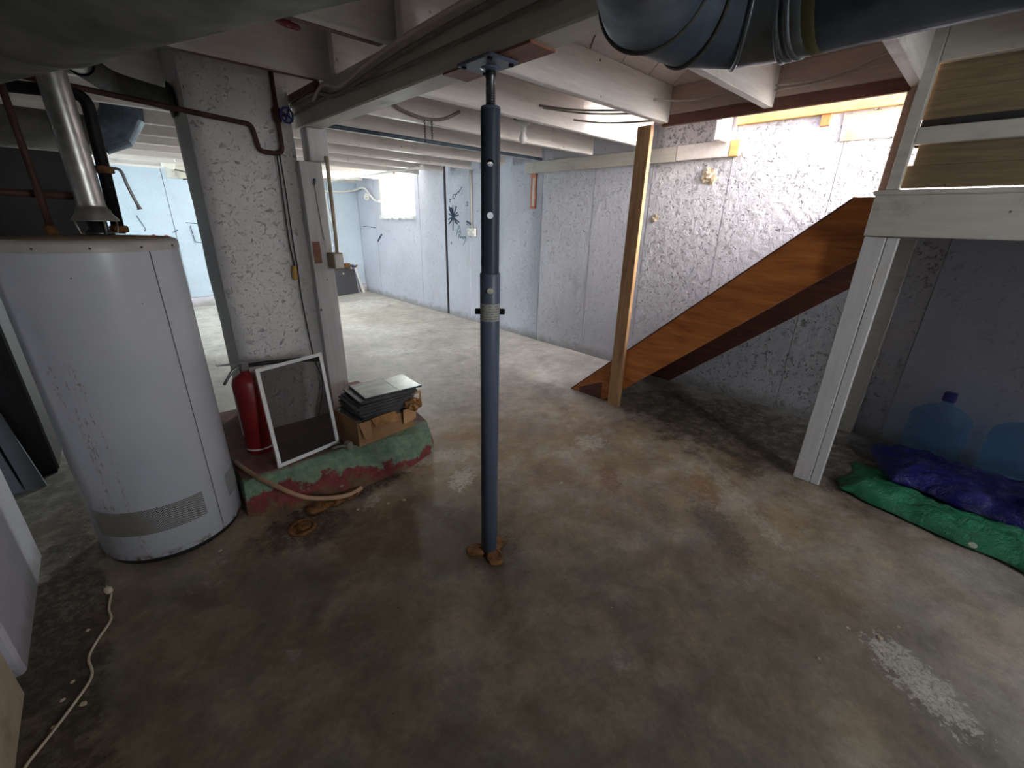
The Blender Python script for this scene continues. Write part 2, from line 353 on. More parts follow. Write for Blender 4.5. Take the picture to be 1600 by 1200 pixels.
def plinth_mat():
    k = NT('peeling_plinth_paint')
    n = k.noise(3.2, 7, 0.68, dist=0.5); x, y, z = k.xyz()
    h = k.math('ADD', z, k.math('MULTIPLY', k.math('ADD', k.math('SUBTRACT', k.noise(5.5, 7, 0.72), 0.5), k.math('SUBTRACT', k.noise(2.1, 2, 0.5), 0.5)), 0.34))
    conc = k.ramp(k.noise(9, 6, 0.7), [(0.3, s2l(84, 64, 44)), (0.7, s2l(132, 104, 72))])
    red = k.ramp(k.noise(14, 6, 0.7), [(0.3, s2l(104, 40, 44)), (0.7, s2l(150, 66, 66))])
    grn = k.ramp(k.noise(20, 6, 0.75), [(0.3, s2l(92, 122, 98)), (0.7, s2l(142, 168, 138))])
    c = k.mix(k.step(h, 0.015, 0.04), conc, red)
    c = k.mix(k.step(h, 0.062, 0.077), c, grn)
    top = k.step(k.math('ADD', y, k.math('MULTIPLY', k.noise(8, 6, 0.7), 0.14)), 2.44, 2.50)
    ontop = k.math('MULTIPLY', top, k.step(z, 0.15, 0.162))
    c = k.mix(ontop, c, k.mix(k.step(k.noise(7, 6, 0.7), 0.40, 0.6), s2l(96, 70, 58), s2l(128, 78, 70)))
    k.base(c); k.rough(0.8); k.bump(k.math('ADD', k.noise(18, 7, 0.75), h), 0.8, 0.02)
    return k.m
MAT['plinth'] = plinth_mat()
def tarp(name, c1, c2):
    k = NT(name)
    n = k.noise(5, 6, 0.65)
    k.base(k.ramp(n, [(0.3, c1), (0.7, c2)])); k.rough(0.28); k.b.inputs['Specular IOR Level'].default_value = 0.6
    k.bump(k.noise(13, 5, 0.7, dist=1.5), 1.0, 0.03)
    return k.m
MAT['tarp_green'] = tarp('green_tarp', s2l(24, 108, 74), s2l(60, 158, 112))
MAT['tarp_blue'] = tarp('blue_tarp', s2l(16, 16, 84), s2l(30, 34, 140))
def clear(name, col, rough, alpha):
    k = NT(name); k.base(col); k.rough(rough)
    t = k.n.new('ShaderNodeBsdfTransparent'); t.inputs['Color'].default_value = (min(1, col[0] * 1.2 + .35), min(1, col[1] * 1.2 + .35), min(1, col[2] * 1.2 + .35), 1)
    mx = k.n.new('ShaderNodeMixShader'); mx.inputs[0].default_value = alpha
    k.link(t.outputs[0], mx.inputs[1]); k.link(k.b.outputs[0], mx.inputs[2])
    k.link(mx.outputs[0], k.n['Material Output'].inputs['Surface'])
    return k.m
MAT['jug'] = clear('blue_clear_plastic', s2l(150, 180, 212), 0.08, 0.20)
MAT['jug_cap'] = simple('blue_cap', s2l(54, 54, 150), 0.4)
MAT['glass'] = clear('window_glass', (0.9, 0.95, 0.95, 1), 0.05, 0.06)
MAT['insect_screen'] = clear('insect_screen', s2l(80, 78, 76), 0.7, 0.22)
MAT['furnace'] = simple('black_furnace_panel', s2l(34, 35, 39), 0.45, var=0.1)
MAT['grey_panel'] = simple('grey_sheet_metal', s2l(112, 118, 126), 0.5, 0.2, var=0.12, nscale=6)
MAT['sticker'] = simple('pale_sticker', s2l(176, 178, 182), 0.5)
MAT['label'] = None
def label_mat():
    k = NT('printed_post_label')
    z = k.xyz()[2]
    wv = k.n.new('ShaderNodeTexWave'); wv.wave_type = 'BANDS'; wv.bands_direction = 'Z'; wv.inputs['Scale'].default_value = 32
    wv.inputs['Distortion'].default_value = 1.0; k.link(k.pos, wv.inputs['Vector'])
    f = k.math('MULTIPLY', k.step(wv.outputs['Fac'], 0.55, 0.75), k.step(k.noise(90, 2, 0.5), 0.42, 0.55))
    k.base(k.mix(k.math('MULTIPLY', f, 0.7), s2l(172, 172, 166), s2l(96, 96, 94))); k.rough(0.3)
    return k.m
MAT['label'] = label_mat()
MAT['junk_board'] = simple('charcoal_board', s2l(66, 66, 72), 0.7, var=0.08)
MAT['marker'] = simple('blue_black_marker', s2l(56, 72, 98), 0.7)
MAT['marker_teal'] = simple('teal_marker', s2l(96, 136, 148), 0.7)
MAT['window_white'] = painted_wood('window_frame_paint', s2l(226, 222, 205), s2l(176, 140, 90), 0.5, grain_axis=2)
MAT['pier'] = wall_paint('pier_paint', s2l(196, 193, 202), 0.5, 0.12)
MAT['pier_dirty'] = simple('dirty_cream_plaster', s2l(196, 178, 152), 0.8, var=0.1, dirt=s2l(120, 92, 62), dscale=4, bump=0.3)
MAT['bulb'] = simple('frosted_bulb', s2l(235, 232, 228), 0.25, var=0.02)

# ------------------------------------------------------------------ geometry helpers (all in world coordinates)
def BM(): return bmesh.new()
def box(bm, x0, x1, y0, y1, z0, z1, bev=0.0):
    vs = [bm.verts.new(p) for p in ((x0, y0, z0), (x1, y0, z0), (x1, y1, z0), (x0, y1, z0), (x0, y0, z1), (x1, y0, z1), (x1, y1, z1), (x0, y1, z1))]
    fs = [bm.faces.new([vs[i] for i in q]) for q in ((3, 2, 1, 0), (4, 5, 6, 7), (0, 1, 5, 4), (1, 2, 6, 5), (2, 3, 7, 6), (3, 0, 4, 7))]
    if bev:
        es = list({e for f in fs for e in f.edges})
        bmesh.ops.bevel(bm, geom=es, offset=bev, segments=1, affect='EDGES')
    return bm
def hexa(bm, b, t):
    """solid between two quads given as four corners each (counter-clockwise seen from the t side)"""
    vs = [bm.verts.new(p) for p in b] + [bm.verts.new(p) for p in t]
    for q in ((3, 2, 1, 0), (4, 5, 6, 7), (0, 1, 5, 4), (1, 2, 6, 5), (2, 3, 7, 6), (3, 0, 4, 7)):
        bm.faces.new([vs[i] for i in q])
    return bm
def rbox(bm, c, sx, sy, sz, rot=(0, 0, 0), bev=0.0):
    b2 = bmesh.new(); box(b2, -sx / 2, sx / 2, -sy / 2, sy / 2, -sz / 2, sz / 2, bev)
    from mathutils import Euler
    M = Matrix.Translation(c) @ Euler(rot).to_matrix().to_4x4()
    b2.transform(M); me = bpy.data.meshes.new('tmp'); b2.to_mesh(me); b2.free(); bm.from_mesh(me); bpy.data.meshes.remove(me)
    return bm
def catmull(pts, n=6):
    P = [Vector(p) for p in pts]; out = []
    for i in range(len(P) - 1):
        a = P[max(i - 1, 0)]; b = P[i]; c = P[i + 1]; d = P[min(i + 2, len(P) - 1)]
        for j in range(n):
            t = j / n
            out.append(0.5 * ((2 * b) + (c - a) * t + (2 * a - 5 * b + 4 * c - d) * t * t + (3 * b - a - 3 * c + d) * t ** 3))
    out.append(P[-1]); return out
def tube(bm, pts, r, seg=10, cap=True):
    P = [Vector(p) for p in pts]; rings = []
    R = r if isinstance(r, (list, tuple)) else [r] * len(P)
    t0 = (P[1] - P[0]).normalized(); nrm = t0.orthogonal().normalized()
    for i, p in enumerate(P):
        if i == 0: t = P[1] - P[0]
        elif i == len(P) - 1: t = P[-1] - P[-2]
        else: t = (P[i + 1] - P[i]).normalized() + (P[i] - P[i - 1]).normalized()
        t.normalize(); nrm = (nrm - t * nrm.dot(t)).normalized(); bn = t.cross(nrm)
        k = 1.0
        if 0 < i < len(P) - 1:
            cs = t.dot((P[i + 1] - P[i]).normalized()); k = 1 / max(cs, 0.5)
        rings.append([bm.verts.new(p + (nrm * math.cos(2 * math.pi * j / seg) + bn * math.sin(2 * math.pi * j / seg)) * R[i] * (k if False else 1)) for j in range(seg)])
    for a, b in zip(rings, rings[1:]):
        for j in range(seg):
            f = bm.faces.new((a[j], a[(j + 1) % seg], b[(j + 1) % seg], b[j])); f.smooth = True
    if cap:
        bm.faces.new(rings[0][::-1]); bm.faces.new(rings[-1])
    return bm
def lathe(bm, c, prof, seg=32, axis=(0, 0, 1), smooth=True, a0=0, a1=360, close=True):
    q = Vector((0, 0, 1)).rotation_difference(Vector(axis).normalized()).to_matrix()
    full = abs(a1 - a0) >= 360; n = seg if full else seg + 1
    rings = []
    for r, z in prof:
        rings.append([bm.verts.new(Vector(c) + q @ Vector((r * math.cos(math.radians(a0 + (a1 - a0) * j / seg)), r * math.sin(math.radians(a0 + (a1 - a0) * j / seg)), z))) for j in range(n)])
    for a, b in zip(rings, rings[1:]):
        for j in range(n if full else n - 1):
            f = bm.faces.new((a[j], a[(j + 1) % n], b[(j + 1) % n], b[j])); f.smooth = smooth
    if close and full:
        if prof[0][0] > 1e-6: bm.faces.new(rings[0][::-1])
        if prof[-1][0] > 1e-6: bm.faces.new(rings[-1])
    return bm
def prism(bm, poly, z0, z1):
    lo = [bm.verts.new((x, y, z0)) for x, y in poly]; hi = [bm.verts.new((x, y, z1)) for x, y in poly]
    n = len(poly)
    bm.faces.new(lo[::-1]); bm.faces.new(hi)
    for i in range(n): bm.faces.new((lo[i], lo[(i + 1) % n], hi[(i + 1) % n], hi[i]))
    return bm
def prism_x(bm, poly, x0, x1):
    """poly of (y, z), extruded along x"""
    lo = [bm.verts.new((x0, y, z)) for y, z in poly]; hi = [bm.verts.new((x1, y, z)) for y, z in poly]
    n = len(poly)
    bm.faces.new(lo[::-1]); bm.faces.new(hi)
    for i in range(n): bm.faces.new((lo[i], lo[(i + 1) % n], hi[(i + 1) % n], hi[i]))
    bmesh.ops.recalc_face_normals(bm, faces=bm.faces)
    return bm

def mesh_obj(name, bm, mat, parent=None, recalc=True):
    if recalc: bmesh.ops.recalc_face_normals(bm, faces=bm.faces)
    me = bpy.data.meshes.new(name); bm.to_mesh(me); bm.free()
    me.materials.append(MAT[mat] if isinstance(mat, str) else mat)
    o = bpy.data.objects.new(name, me); COL.objects.link(o)
    return o
def bounds(objs):
    P = [o.matrix_world @ v.co if False else v.co for o in objs for v in o.data.vertices]
    lo = [min(p[i] for p in P) for i in range(3)]; hi = [max(p[i] for p in P) for i in range(3)]
    return lo, hi
def settle(o, base):
    o.data.transform(Matrix.Translation(-Vector(base)))
def single(name, bm, mat, label=None, cat=None, group=None, kind=None):
    """a thing that is one mesh, its origin at its base"""
    o = mesh_obj(name, bm, mat)
    lo, hi = bounds([o]); base = ((lo[0] + hi[0]) / 2, (lo[1] + hi[1]) / 2, lo[2])
    settle(o, base); o.location = base
    tag(o, label, cat, group, kind); return o
def tag(o, label=None, cat=None, group=None, kind=None):
    if label: o['label'] = label
    if cat: o['category'] = cat
    if group: o['group'] = group
    if kind: o['kind'] = kind
def thing(name, label, cat, parts, group=None, kind=None):
    """parts: list of (name, bm, material[, subparts[, label]]); an Empty at the base parents them"""
    objs = []
    for p in parts:
        o = mesh_obj(p[0], p[1], p[2]); subs = []
        if len(p) > 4 and p[4]: o['label'] = p[4]
        for s in (p[3] if len(p) > 3 and p[3] else []):
            so = mesh_obj(s[0], s[1], s[2]); subs.append(so)
            if len(s) > 3 and s[3]: so['label'] = s[3]
        objs.append((o, subs))
    allo = [o for o, s in objs] + [x for o, s in objs for x in s]
    lo, hi = bounds(allo); base = Vector(((lo[0] + hi[0]) / 2, (lo[1] + hi[1]) / 2, lo[2]))
    root = bpy.data.objects.new(name, None); COL.objects.link(root); root.location = base; root.empty_display_size = 0.1
    for o, subs in objs:
        settle(o, base); o.parent = root
        for so in subs:
            settle(so, base); so.parent = o
    tag(root, label, cat, group, kind)
    return root
def structure(name, bm, mat, children=()):
    """room shell mesh in world coordinates with child pieces (name, bm, material[, kind])"""
    o = mesh_obj(name, bm, mat); o['kind'] = 'structure'
    for c in children:
        co = mesh_obj(c[0], c[1], c[2]); co.parent = o
        if len(c) > 3 and c[3]: co['label'] = c[3]
    return o
def rect_minus(y0, y1, z0, z1, hole):
    if not hole: return [(y0, y1, z0, z1)]
    hy0, hy1, hz0, hz1 = hole
    out = []
    a, b = max(y0, hy0), min(y1, hy1)
    if a >= b or hz0 >= z1 or hz1 <= z0: return [(y0, y1, z0, z1)]
    if y0 < a: out.append((y0, a, z0, z1))
    if b < y1: out.append((b, y1, z0, z1))
    if z0 < hz0: out.append((a, b, z0, hz0))
    if hz1 < z1: out.append((a, b, hz1, z1))
    return out

XL, XR, YF, YB = -2.6, 4.1, -2.5, 9.05
ZD = 2.355          # underside of the floor deck above
ZJ = 2.14           # underside of the joists

# ------------------------------------------------------------------ floor
bm = BM()
nx, ny = 68, 116
grid = [[bm.verts.new((XL - 0.3 + (XR - XL + 0.6) * i / nx, YF - 0.3 + (YB - YF + 0.6) * j / ny, 0.0)) for j in range(ny + 1)] for i in range(nx + 1)]
for i in range(nx):
    for j in range(ny): bm.faces.new((grid[i][j], grid[i + 1][j], grid[i + 1][j + 1], grid[i][j + 1]))
for v in bm.verts:
    v.co.z = -abs(mnoise.noise(v.co * 1.1)) * 0.006
    v.co.z = min(v.co.z, 0)
bmesh.ops.recalc_face_normals(bm, faces=bm.faces)
fl = structure('floor', bm, 'floor')

# ------------------------------------------------------------------ right foundation wall with its form panels
WIN = (6.85, 8.05, 1.53, 2.25)
bm = BM()
for r in rect_minus(YF - 0.3, YB + 0.3, -0.02, ZD, WIN): box(bm, XR + 0.03, XR + 0.32, r[0], r[1], r[2], r[3])
seams = [(9.05, 8.32, 0.0, 'wall'), (8.32, 7.62, 0.004, 'wall'), (7.62, 6.72, 0.0, 'wall'), (6.72, 5.99, 0.006, 'wall'), (5.92, 5.33, 0.0, 'wall'),
         (5.33, 4.60, 0.008, 'wall'), (4.60, 3.89, 0.0, 'wall'), (3.86, 3.10, -0.030, 'wall_mid'), (3.10, 2.42, -0.0315, 'wall_mid'),
         (2.42, 1.69, -0.033, 'wall_rough'), (1.69, 0.93, -0.0345, 'wall_rough'), (0.93, 0.2, -0.036, 'wall_rough'), (0.2, -0.65, -0.0375, 'wall'), (-0.65, -1.6, -0.039, 'wall'), (-1.6, -2.5, -0.040, 'wall')]
kids = []
for (a, b, off, mt) in seams:
    p = BM(); ztop = ZD if a > 1.7 else 2.258
    for r in rect_minus(b + 0.0015, a - 0.0015, 0.0, ztop, WIN): box(p, XR + off, XR + 0.035, r[0], r[1], r[2], r[3])
    kids.append(('wall_panel', p, mt))
# dark open joint between two panels
p = BM(); box(p, XR + 0.018, XR + 0.034, 5.92, 5.99, 0.0, 2.3); kids.append(('open_joint', p, 'dark_wall'))
# repair patch and broken-out hole with pale rim
p = BM(); prism_x(p, [(0.64, 2.075), (0.96, 2.075), (0.97, 2.24), (0.63, 2.25)], XR - 0.045, XR - 0.028); kids.append(('repair_patch', p, 'pier_dirty'))
for (yy, zz, rr) in ((1.87, 1.90, 0.055), (1.83, 1.86, 0.03), (2.33, 1.55, 0.032)):
    p = BM(); bmesh.ops.create_icosphere(p, subdivisions=3, radius=rr)
    for v in p.verts:
        v.co += v.normal * mnoise.noise(v.co * 40 + Vector((yy, zz, 0))) * rr * 0.9; v.co.x *= 0.25
    p.transform(Matrix.Translation((XR - 0.036, yy, zz))); kids.append(('broken_spall', p, 'pier_dirty'))

# marker drawings on the wall
def GY(c): return 5.706 - 0.0166 * (680 + c / 10 - 711)
def GZ(c): return 1.43 - 0.0091 * (270 + c / 10 - 350)
def stroke(bm, pts, wd=0.008):
    tube(bm, [(XR - 0.0015, GY(a), GZ(b)) for a, b in pts], wd, 5)
p = BM()
for q in [[(282, 690), (225, 560)], [(282, 690), (240, 545), (225, 540)], [(284, 690), (285, 510)], [(286, 690), (340, 525)], [(286, 690), (262, 540)], [(288, 690), (350, 620)], [(288, 695), (375, 775)],
          [(285, 700), (350, 800)], [(285, 700), (212, 810)], [(283, 695), (210, 730)], [(284, 700), (245, 770)], [(283, 690), (215, 640)], [(288, 700), (330, 790)], [(288, 688), (370, 660)], [(284, 700), (278, 900)]]:
    stroke(p, q, 0.010)
kids.append(('flower_drawing', p, 'marker'))
p = BM()
for q in [[(285, 380), (300, 345), (325, 340), (330, 375), (305, 412), (288, 400), (285, 380)], [(322, 365), (338, 335), (345, 352), (355, 325), (362, 318)], [(362, 330), (372, 305), (380, 300), (376, 318), (388, 302)], [(388, 302), (395, 280), (405, 285), (415, 255), (425, 240)],
          [(225, 420), (248, 412), (240, 440), (228, 450), (250, 462)], [(250, 430), (262, 418)], [(485, 470), (505, 462), (512, 480), (492, 495)], [(480, 520), (505, 520), (512, 498)], [(232, 1100), (244, 1096), (248, 1115), (240, 1130)]]:
    stroke(p, q, 0.0045)
kids.append(('handwriting', p, 'marker'))
p = BM()
for q in [[(330, 985), (345, 900), (375, 820), (385, 860), (395, 960)], [(340, 930), (385, 925)], [(360, 1020), (372, 960), (385, 990), (395, 1020)], [(400, 1020), (410, 985), (425, 1020), (435, 990)], [(440, 1035), (430, 1010), (450, 985), (462, 1020)], [(465, 985), (478, 1025), (455, 1080), (430, 1125)]]:
    stroke(p, q, 0.0055)
kids.append(('handwriting', p, 'marker_teal'))
p = BM(); stroke(p, [(490, 755), (550, 795)], 0.013); stroke(p, [(490, 790), (520, 812)], 0.005); kids.append(('marker_dash', p, 'marker'))
p = BM()
tube(p, [(XR - 0.001, 8.30, 1.06), (XR - 0.001, 8.18, 1.16), (XR - 0.001, 8.12, 1.19)], 0.016, 5); tube(p, [(XR - 0.001, 8.9, 1.32), (XR - 0.001, 8.35, 1.31)], 0.008, 5)
kids.append(('marker_dash', p, 'marker'))
structure('wall_right', bm, 'dark_wall', kids)

# ------------------------------------------------------------------ other walls
bm = BM(); box(bm, XL - 0.3, XR + 0.3, YB + 0.03, YB + 0.3, -0.02, ZD)
kids = []
bx = [XL, -1.7, -0.8, 0.08, 0.985, 1.9, 2.8, 3.5, 4.1]
for a, b in zip(bx, bx[1:]):
    p = BM(); box(p, a + 0.004, b - 0.004, YB + random.uniform(-0.006, 0.006), YB + 0.035, 0.16, 2.13); kids.append(('wall_panel', p, 'wall_blue'))
p = BM(); box(p, XL, XR, YB - 0.05, YB + 0.03, 0.0, 0.155); kids.append(('wall_footing', p, 'pier'))
p = BM(); box(p, XL, XR, YB - 0.03, YB + 0.03, 2.13, ZD); kids.append(('sill_plate', p, 'joist'))
p = BM()
for q in [[(0.55, 1.45), (0.62, 1.25), (0.6, 1.22)], [(1.15, 1.35), (1.45, 1.33)], [(1.2, 1.3), (1.22, 1.05), (1.4, 1.03)], [(0.95, 1.2), (1.02, 1.24)]]:
    tube(p, [(a, YB - 0.005, b) for a, b in q], 0.006, 5)
kids.append(('marker_dash', p, 'marker'))
p = BM(); tube(p, [(0.62, YB - 0.006, 1.13), (0.70, YB - 0.006, 1.17), (0.76, YB - 0.006, 1.12), (0.86, YB - 0.006, 1.16), (0.92, YB - 0.006, 1.11)], 0.007, 5); kids.append(('handwriting', p, 'red_valve'))
structure('wall_back', bm, 'wall_blue', kids)
bm = BM()
for r in rect_minus(YF - 0.3, YB + 0.3, -0.02, ZD, (6.8, 7.8, 1.5, 2.1)): box(bm, XL - 0.3, XL, *r)
structure('wall_left', bm, 'wall_blue')
bm = BM()
for r in rect_minus(XL, XR, -0.02, ZD, (0.92, 1.58, 1.15, 2.05)): box(bm, r[0], r[1], YF - 0.3, YF, r[2], r[3])
structure('wall_front', bm, 'wall')

# windows of the left and front walls
def side_window(name, axis, a, b0, b1, z0, z1):
    fr = BM(); pane = BM()
    def bxx(bmm, p0, p1, q0, q1, h0, h1):
        if axis == 'x': box(bmm, p0, p1, q0, q1, h0, h1)
        else: box(bmm, q0, q1, p0, p1, h0, h1)
    t = 0.05
    bxx(fr, a, a + 0.06, b0, b1, z0, z0 + t); bxx(fr, a, a + 0.06, b0, b1, z1 - t, z1)
    bxx(fr, a, a + 0.06, b0, b0 + t, z0 + t, z1 - t); bxx(fr, a, a + 0.06, b1 - t, b1, z0 + t, z1 - t)
    bxx(pane, a + 0.025, a + 0.031, b0 + t, b1 - t, z0 + t, z1 - t)
    structure(name, fr, 'window_white', [('pane', pane, 'glass')])
side_window('window_2', 'x', XL - 0.08, 6.8, 7.8, 1.5, 2.1)
side_window('window_3', 'y', YF - 0.08, 0.92, 1.58, 1.15, 2.05)

# far window in the right wall: frame, sash, pane, rough sill
fr = BM(); y0, y1, z0, z1 = WIN; xw = XR + 0.20
box(fr, xw, xw + 0.07, y0, y1, z0, z0 + 0.06, 0.005); box(fr, xw, xw + 0.07, y0, y1, z1 - 0.06, z1, 0.005)
box(fr, xw, xw + 0.07, y0, y0 + 0.06, z0 + 0.06, z1 - 0.06, 0.005); box(fr, xw, xw + 0.07, y1 - 0.06, y1, z0 + 0.06, z1 - 0.06, 0.005)
sash = BM()
for (a, b, c, d) in ((y0 + .06, y1 - .06, z0 + .06, z0 + .11), (y0 + .06, y1 - .06, z1 - .11, z1 - .06), (y0 + .06, y0 + .11, z0 + .11, z1 - .11), (y1 - .11, y1 - .06, z0 + .11, z1 - .11)):
    box(sash, xw + 0.012, xw + 0.05, a, b, c, d)
pane = BM(); box(pane, xw + 0.028, xw + 0.033, y0 + .11, y1 - .11, z0 + .11, z1 - .11)
sill = BM()
for i in range(14):
    ya = y0 + (y1 - y0) * i / 14; yb = y0 + (y1 - y0) * (i + 1) / 14
    box(sill, XR - 0.03 - random.random() * 0.03, xw, ya, yb, z0 - 0.035 - random.random() * 0.03, z0 + 0.003 + random.random() * 0.015)
rev = BM(); box(rev, XR - 0.015, xw, y1 - 0.05, y1 - 0.0, z0, z1); box(rev, XR - 0.012, xw, y1 - 0.22, y1 - 0.16, z0, z1 - 0.05); box(rev, XR - 0.01, xw, y0, y1, z1 - 0.04, z1)
structure('window_1', fr, 'window_white', [('sash', sash, 'window_white'), ('pane', pane, 'glass'), ('sill', sill, 'white_paint'), ('window_lining', rev, 'window_white')])

# ------------------------------------------------------------------ floor deck above: diagonal planks
def clip_poly(poly, fn):
    out = []
    for i in range(len(poly)):
        a, b = poly[i], poly[(i + 1) % len(poly)]; fa, fb = fn(a), fn(b)
        if fa >= 0: out.append(a)
        if (fa >= 0) != (fb >= 0):
            t = fa / (fa - fb); out.append((a[0] + (b[0] - a[0]) * t, a[1] + (b[1] - a[1]) * t))
    return out
SQ = math.sqrt(0.5); PW = 0.207
bm = BM(); box(bm, XL - 0.3, 3.07, YF - 0.3, YB + 0.3, ZD + 0.03, ZD + 0.06); box(bm, 3.07, XR + 0.3, 1.80, YB + 0.3, ZD + 0.03, ZD + 0.06)
kids = []
k0 = int(((XL - YB) * SQ - 0.083) / PW) - 1; k1 = int(((XR - YF) * SQ - 0.083) / PW) + 1
for k in range(k0, k1 + 1):
    s0 = 0.083 + PW * k + 0.0035; s1 = s0 + PW - 0.007; p = BM(); ok = False
    for (xa, xb, ya, yb) in ((XL, 3.07, YF, YB), (3.07, XR, 1.80, YB)):
        poly = [(xa, ya), (xb, ya), (xb, yb), (xa, yb)]
        poly = clip_poly(poly, lambda q: (q[0] - q[1]) * SQ - s0)
        if poly: poly = clip_poly(poly, lambda q: s1 - (q[0] - q[1]) * SQ)
        if len(poly) >= 3: prism(p, poly, ZD, ZD + 0.028); ok = True
    if ok: kids.append(('deck_plank', p, 'deck'))
    else: p.free()
structure('ceiling', bm, 'dark_wall', kids)

# ------------------------------------------------------------------ joists
JG = 'white floor joists under the diagonal deck'
def joist(x0, x1, y, label, group=None, th=0.05, z0=ZJ, z1=ZD):
    b = BM(); box(b, x0, x1, y, y + th, z0, z1, 0.004)
    return single('floor_joist', b, 'joist', label, 'joist', group)
joist(1.03, 3.045, 1.74, 'white painted joist ending above the raw wooden stair post')
joist(1.03, 3.045, 1.09, 'white painted joist ending at the pink-cream header behind the silver duct elbow')
joist(1.03, 3.93, 2.385, 'white painted joist with cables threaded through, next beyond the stair post')
joist(1.03, 3.93, 3.045, 'white painted joist just beyond the bare bulb holder')
joist(1.03, 3.93, 3.76, 'white painted joist with a dark pipe strapped along its lower edge')
y = 4.44
while y < 8.9:
    joist(1.03, 3.97, y, 'white painted joist crossing the far end of the basement beyond the beam', JG); y += 0.67
for y in (0.44, -0.21, -0.86, -1.51, -2.16): joist(1.03, 3.045, y, 'white painted joist over the open floor beside the stair landing', 'joists beside the landing')
joist(XL, 1.30, 2.50, 'white painted joist passing in front of the whitewashed chimney')
joist(XL, 1.30, 1.82, 'white painted joist above the red valve wheel')
for y, lb in ((1.871, 'bare brown cleat along the joist by the red valve wheel'), (2.551, 'bare brown cleat along the joist before the chimney')):
    b = BM(); box(b, XL, 1.018, y, y + 0.035, 2.14, 2.18, 0.002)
    single('joist_cleat', b, 'dark_brown', lb, 'cleat')
for y in (1.14, 0.48, -0.2, -0.86, -1.52, -2.2): joist(XL, 1.30, y, 'white painted joist above the sooty trunk duct', 'joists above the trunk duct')
for y in (3.40, 4.05, 4.72, 5.39, 6.06, 6.73, 7.40, 8.07, 8.7): joist(XL, 1.30, y, 'white painted joist behind the whitewashed chimney', 'joists behind the chimney')
b = BM(); box(b, 3.86, 4.05, 1.735, 1.785, 2.14, ZD, 0.004)
single('joist_stub', b, 'joist', 'short white joist stub at the wall beside the stair opening', 'joist')

# ledger strips on the wall
b = BM(); box(b, 4.03, XR - 0.036, 2.19, 4.13, 2.03, 2.155, 0.004)
e = BM(); box(e, 4.03, XR - 0.036, 1.72, 2.185, 2.035, 2.16, 0.004)
f = BM(); box(f, 4.028, XR - 0.036, 1.64, 1.715, 2.035, 2.155, 0.003)
thing('wall_ledger', 'white ledger board along the pocked wall under the joist ends', 'ledger', [('ledger_board', b, 'landing'), ('ledger_board', e, 'joist'), ('ledger_end', f, 'yellow_trim', None, 'bare yellow wood end')])

# ------------------------------------------------------------------ main beam with its cables
b = BM(); box(b, 1.02, 1.125, YF, 3.02, 1.973, 2.133, 0.006)
t1 = BM(); box(t1, 0.995, 1.02, 2.56, 3.0, 2.10, 2.139, 0.003)
sp = BM(); box(sp, 1.02, 1.125, 1.04, 1.47, 1.966, 1.973)
thing('support_beam', 'grimy white main beam carrying the joists from the chimney past the steel post', 'beam', [('beam', b, 'beam'), ('top_strip', t1, 'dark_brown'), ('shim_board', sp, 'plywood', None, 'bare reddish plywood shim')])
def cable(name, pts, r, mat, label, group=None, n=6):
    return single(name, tube(BM(), catmull(pts, n), r, 7), mat, label, 'cable', group)
cable('power_cable', [(1.005, 3.0, 2.085), (1.005, 2.6, 2.09), (1.0, 2.35, 2.04), (1.0, 2.1, 2.05), (1.0, 1.8, 2.07), (1.005, 1.3, 2.09), (1.005, 0.6, 2.09), (1.005, -0.5, 2.09)], 0.009, 'grey_cable', 'pale cable swagged along the grimy beam side')
cable('power_cable', [(1.008, 2.95, 2.04), (1.008, 2.5, 2.055), (1.008, 2.0, 2.035), (1.008, 1.4, 2.035), (1.008, 0.7, 2.04), (1.008, -0.5, 2.04)], 0.007, 'grey_cable', 'lower thin cable stapled along the grimy beam side')
cable('power_cable', [(1.0, 2.62, 2.06), (0.99, 2.45, 2.10), (0.985, 2.25, 2.06), (0.985, 2.0, 2.085), (0.985, 1.6, 2.11), (0.99, 0.8, 2.12)], 0.008, 'painted_cable', 'white painted cable looping over the beam side')

# ------------------------------------------------------------------ steel jack post
PX, PY = 1.062, 1.262
def ring(r, z0, z1, seg=32, x=PX, y=PY): return lathe(BM(), (x, y, 0), [(r, z0), (r, z1)], seg)
low = lathe(BM(), (PX, PY, 0), [(0.038, 0.012), (0.0385, 1.31), (0.037, 1.314)], 40)
# upper tube with through holes, built as a wall with gaps facing the camera side and the far side
def holed_tube(cx, cy, r, z0, z1, holes, hr, ang, seg=144, wall=0.004):
    bm = BM(); n = int((z1 - z0) / 0.0024); rows = []
    for i in range(n + 1):
        z = z0 + (z1 - z0) * i / n
        rows.append([bm.verts.new((cx + r * math.cos(2 * math.pi * j / seg), cy + r * math.sin(2 * math.pi * j / seg), z)) for j in range(seg)])
    for i in range(n):
        for j in range(seg):
            am = 2 * math.pi * (j + 0.5) / seg; zm = z0 + (z1 - z0) * (i + 0.5) / n; skip = False
            for a in (ang, ang + math.pi):
                da = (am - a + math.pi) % (2 * math.pi) - math.pi
                for hz in holes:
                    if (da * r) ** 2 + (zm - hz) ** 2 < hr * hr: skip = True
            if not skip:
                f = bm.faces.new((rows[i][j], rows[i][(j + 1) % seg], rows[i + 1][(j + 1) % seg], rows[i + 1][j])); f.smooth = True
    bmesh.ops.solidify(bm, geom=list(bm.faces), thickness=wall)
    return bm
HA = math.atan2(-PY, -PX) + 0.0
upt = holed_tube(PX, PY, 0.0335, 1.29, 1.842, [1.68, 1.515], 0.0115, HA)
capr = lathe(BM(), (PX, PY, 0), [(0.0335, 1.835), (0.0335, 1.846), (0.030, 1.85), (0.014, 1.85)], 32)
pin = BM(); d = Vector((math.cos(HA), math.sin(HA), 0)); c = Vector((PX, PY, 1.253))
